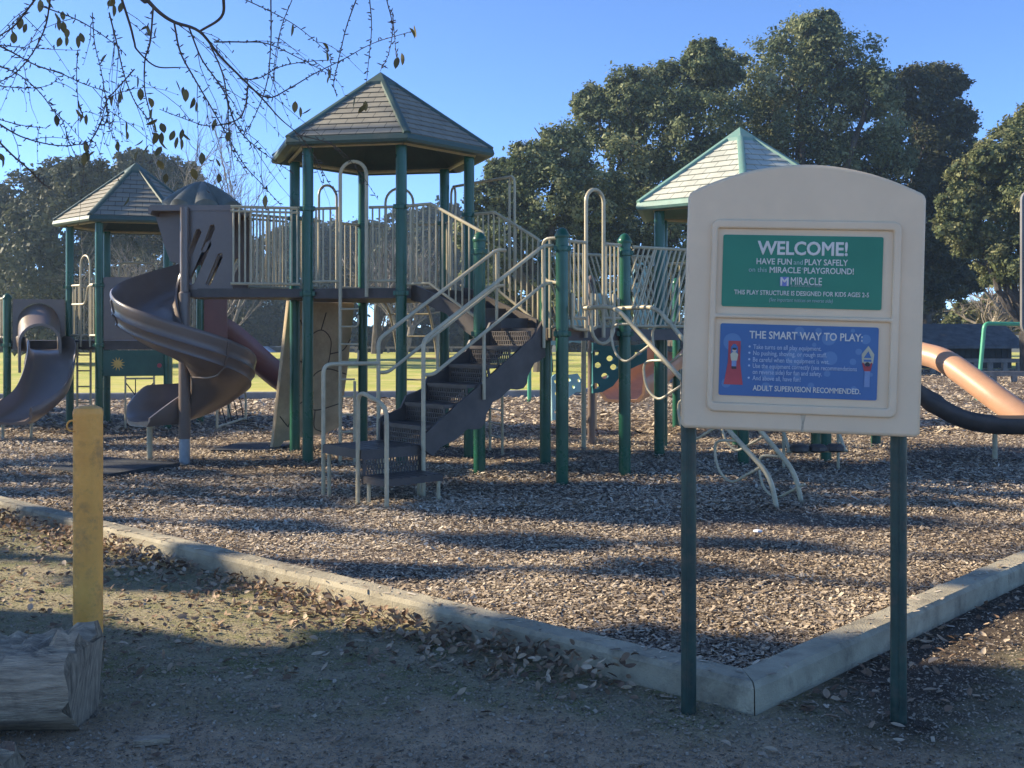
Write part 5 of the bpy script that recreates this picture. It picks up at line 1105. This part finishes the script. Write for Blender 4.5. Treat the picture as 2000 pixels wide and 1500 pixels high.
LV = [(95, 110), (120, 135), (60, 155), (65, 180), (280, 200), (275, 88), (300, 75), (283, 115), (320, 160), (315, 195), (303, 130), (390, 180), (373, 200), (520, 20), (540, 50), (575, 35), (530, 12), (235, 15), (190, 28), (497, 278), (685, 140), (710, 145), (742, 153), (655, 390), (670, 450), (540, 480), (565, 470), (578, 450), (715, 490), (410, 700), (435, 735), (400, 758), (415, 745), (270, 575), (380, 515), (377, 543), (388, 560), (412, 570), (565, 700), (600, 605), (603, 645), (850, 410), (875, 440), (885, 455), (915, 490), (935, 510), (725, 545), (722, 580), (740, 610), (745, 655), (770, 660), (785, 690), (755, 720), (735, 660), (775, 610), (765, 785), (790, 850), (820, 645), (865, 640), (890, 650), (840, 680), (862, 685), (660, 680), (695, 715), (648, 740), (1090, 650), (1020, 595), (1405, 510), (1430, 535), (1460, 530), (1690, 485), (1725, 520), (1742, 505), (1890, 300), (1915, 282), (1978, 150), (1962, 158), (1390, 145), (1550, 225), (1555, 270), (1575, 352), (1568, 375), (925, 830), (1265, 960), (1038, 775), (960, 755), (1040, 850), (10, 770), (600, 960), (8, 750)]
for (x, y) in LV:
    c = Z(x, y, rt.uniform(4.85, 5.2)); leaf_mb(lv, c, rt.uniform(.045, .064), rt.uniform(.024, .034), rt.uniform(0, 6.28), R(90) + rt.gauss(0, .45), rt.gauss(0, .6), rt.uniform(-.05, .12))
me = leaves_obj(lv, 'leaves', 'hanging_leaves'); me.transform(Matrix.Translation(-ot.L)); o = bpy.data.objects.new('foliage', me); COL.objects.link(o); o.parent = ot.o

# ------------------------------------------------------------------ trees beyond the left edge of the picture that shade the foreground
def shade_tree(label, x, y, blobs, leaf, per=1.0, tr=.3): tree('roadside_tree', label, x, y, blobs, leaf, 'dark_leaves', tr=tr, per=per, limbs=8, fork=2.0, group='trees left of the picture')
def wall_blobs(x0, qs, zs, r_): return [(x0 + random.uniform(-1.2, 1.2), 0, z + random.uniform(-.35, .35), r_, 1.0, q) for q in qs for z in zs]
def at_q(b): return [(x, (q + random.uniform(-.15, .15) - x * math.sin(math.pi / 2 + SUN_AZ)) / math.cos(math.pi / 2 + SUN_AZ), z, r_, d) for x, _, z, r_, d, q in b]
shade_tree('dense evergreen tree left of the picture shading the path', -11.5, 5.2, at_q(wall_blobs(-11.5, (2.4, 3.1, 3.7, 4.25), (3.9, 5.0, 6.1, 7.2, 8.3), .80)), .28, .55)
shade_tree('thin tree left of the play area', -19.0, 14.1, [(-19 + random.uniform(-2, 2), 14.1 + random.uniform(-1.3, 1.3), random.uniform(5.5, 12), .8, .55) for _ in range(4)], .22, .7, .25)
shade_tree('spreading tree left of the play area', -24.0, 22.0, [(-24 + random.uniform(-2.5, 2.5), 22 + random.uniform(-1.6, 1.6), random.uniform(6, 12), .7, .5) for _ in range(7)], .22, .7, .28)
bare_tree('leafless tree left of the picture throwing streaks of shade', -20, 11.6, 12.5, 4, .5, tr=.16, seed=33)

# ------------------------------------------------------------------ air
hm = bpy.data.materials.new('haze'); hm.use_nodes = True; N = hm.node_tree.nodes; N.clear(); pv = N.new('ShaderNodeVolumePrincipled'); ho = N.new('ShaderNodeOutputMaterial')
pv.inputs['Color'].default_value = (0.66, 0.86, 1.0, 1); pv.inputs['Density'].default_value = 0.0012; pv.inputs['Anisotropy'].default_value = 0.55
hm.node_tree.links.new(pv.outputs[0], ho.inputs['Volume']); MATS['haze'] = hm
mb = MB(); mb.box((0, 60, 11.0), (400, 160, 26)); o = part('haze', mb, 'haze', smooth=None); tag(o, kind='stuff')

for k, (q, x, h) in enumerate(((6.7, -14.5, 11), (7.7, -17, 12), (8.8, -18, 13), (9.7, -19, 13), (10.6, -17.5, 13), (11.6, -20, 14), (12.8, -19, 13), (14.6, -21, 14))):  # unseen slender trees added along the sun's line to streak the chips with shade
    y = (q - x * math.sin(math.pi / 2 + SUN_AZ)) / math.cos(math.pi / 2 + SUN_AZ)
    th = tree('streak_tree', 'unseen slender tree added left of the picture to streak the chips with shade', x, y, [(x + random.gauss(0, .25), y + random.gauss(0, .2), 2.5 + (h - 2.5) * i / 9, random.uniform(.12, .30), .2) for i in range(10)], .16, 'dark_leaves', tr=.10, per=.35, limbs=0, fork=h, group='unseen slender trees added for streaks of shade')
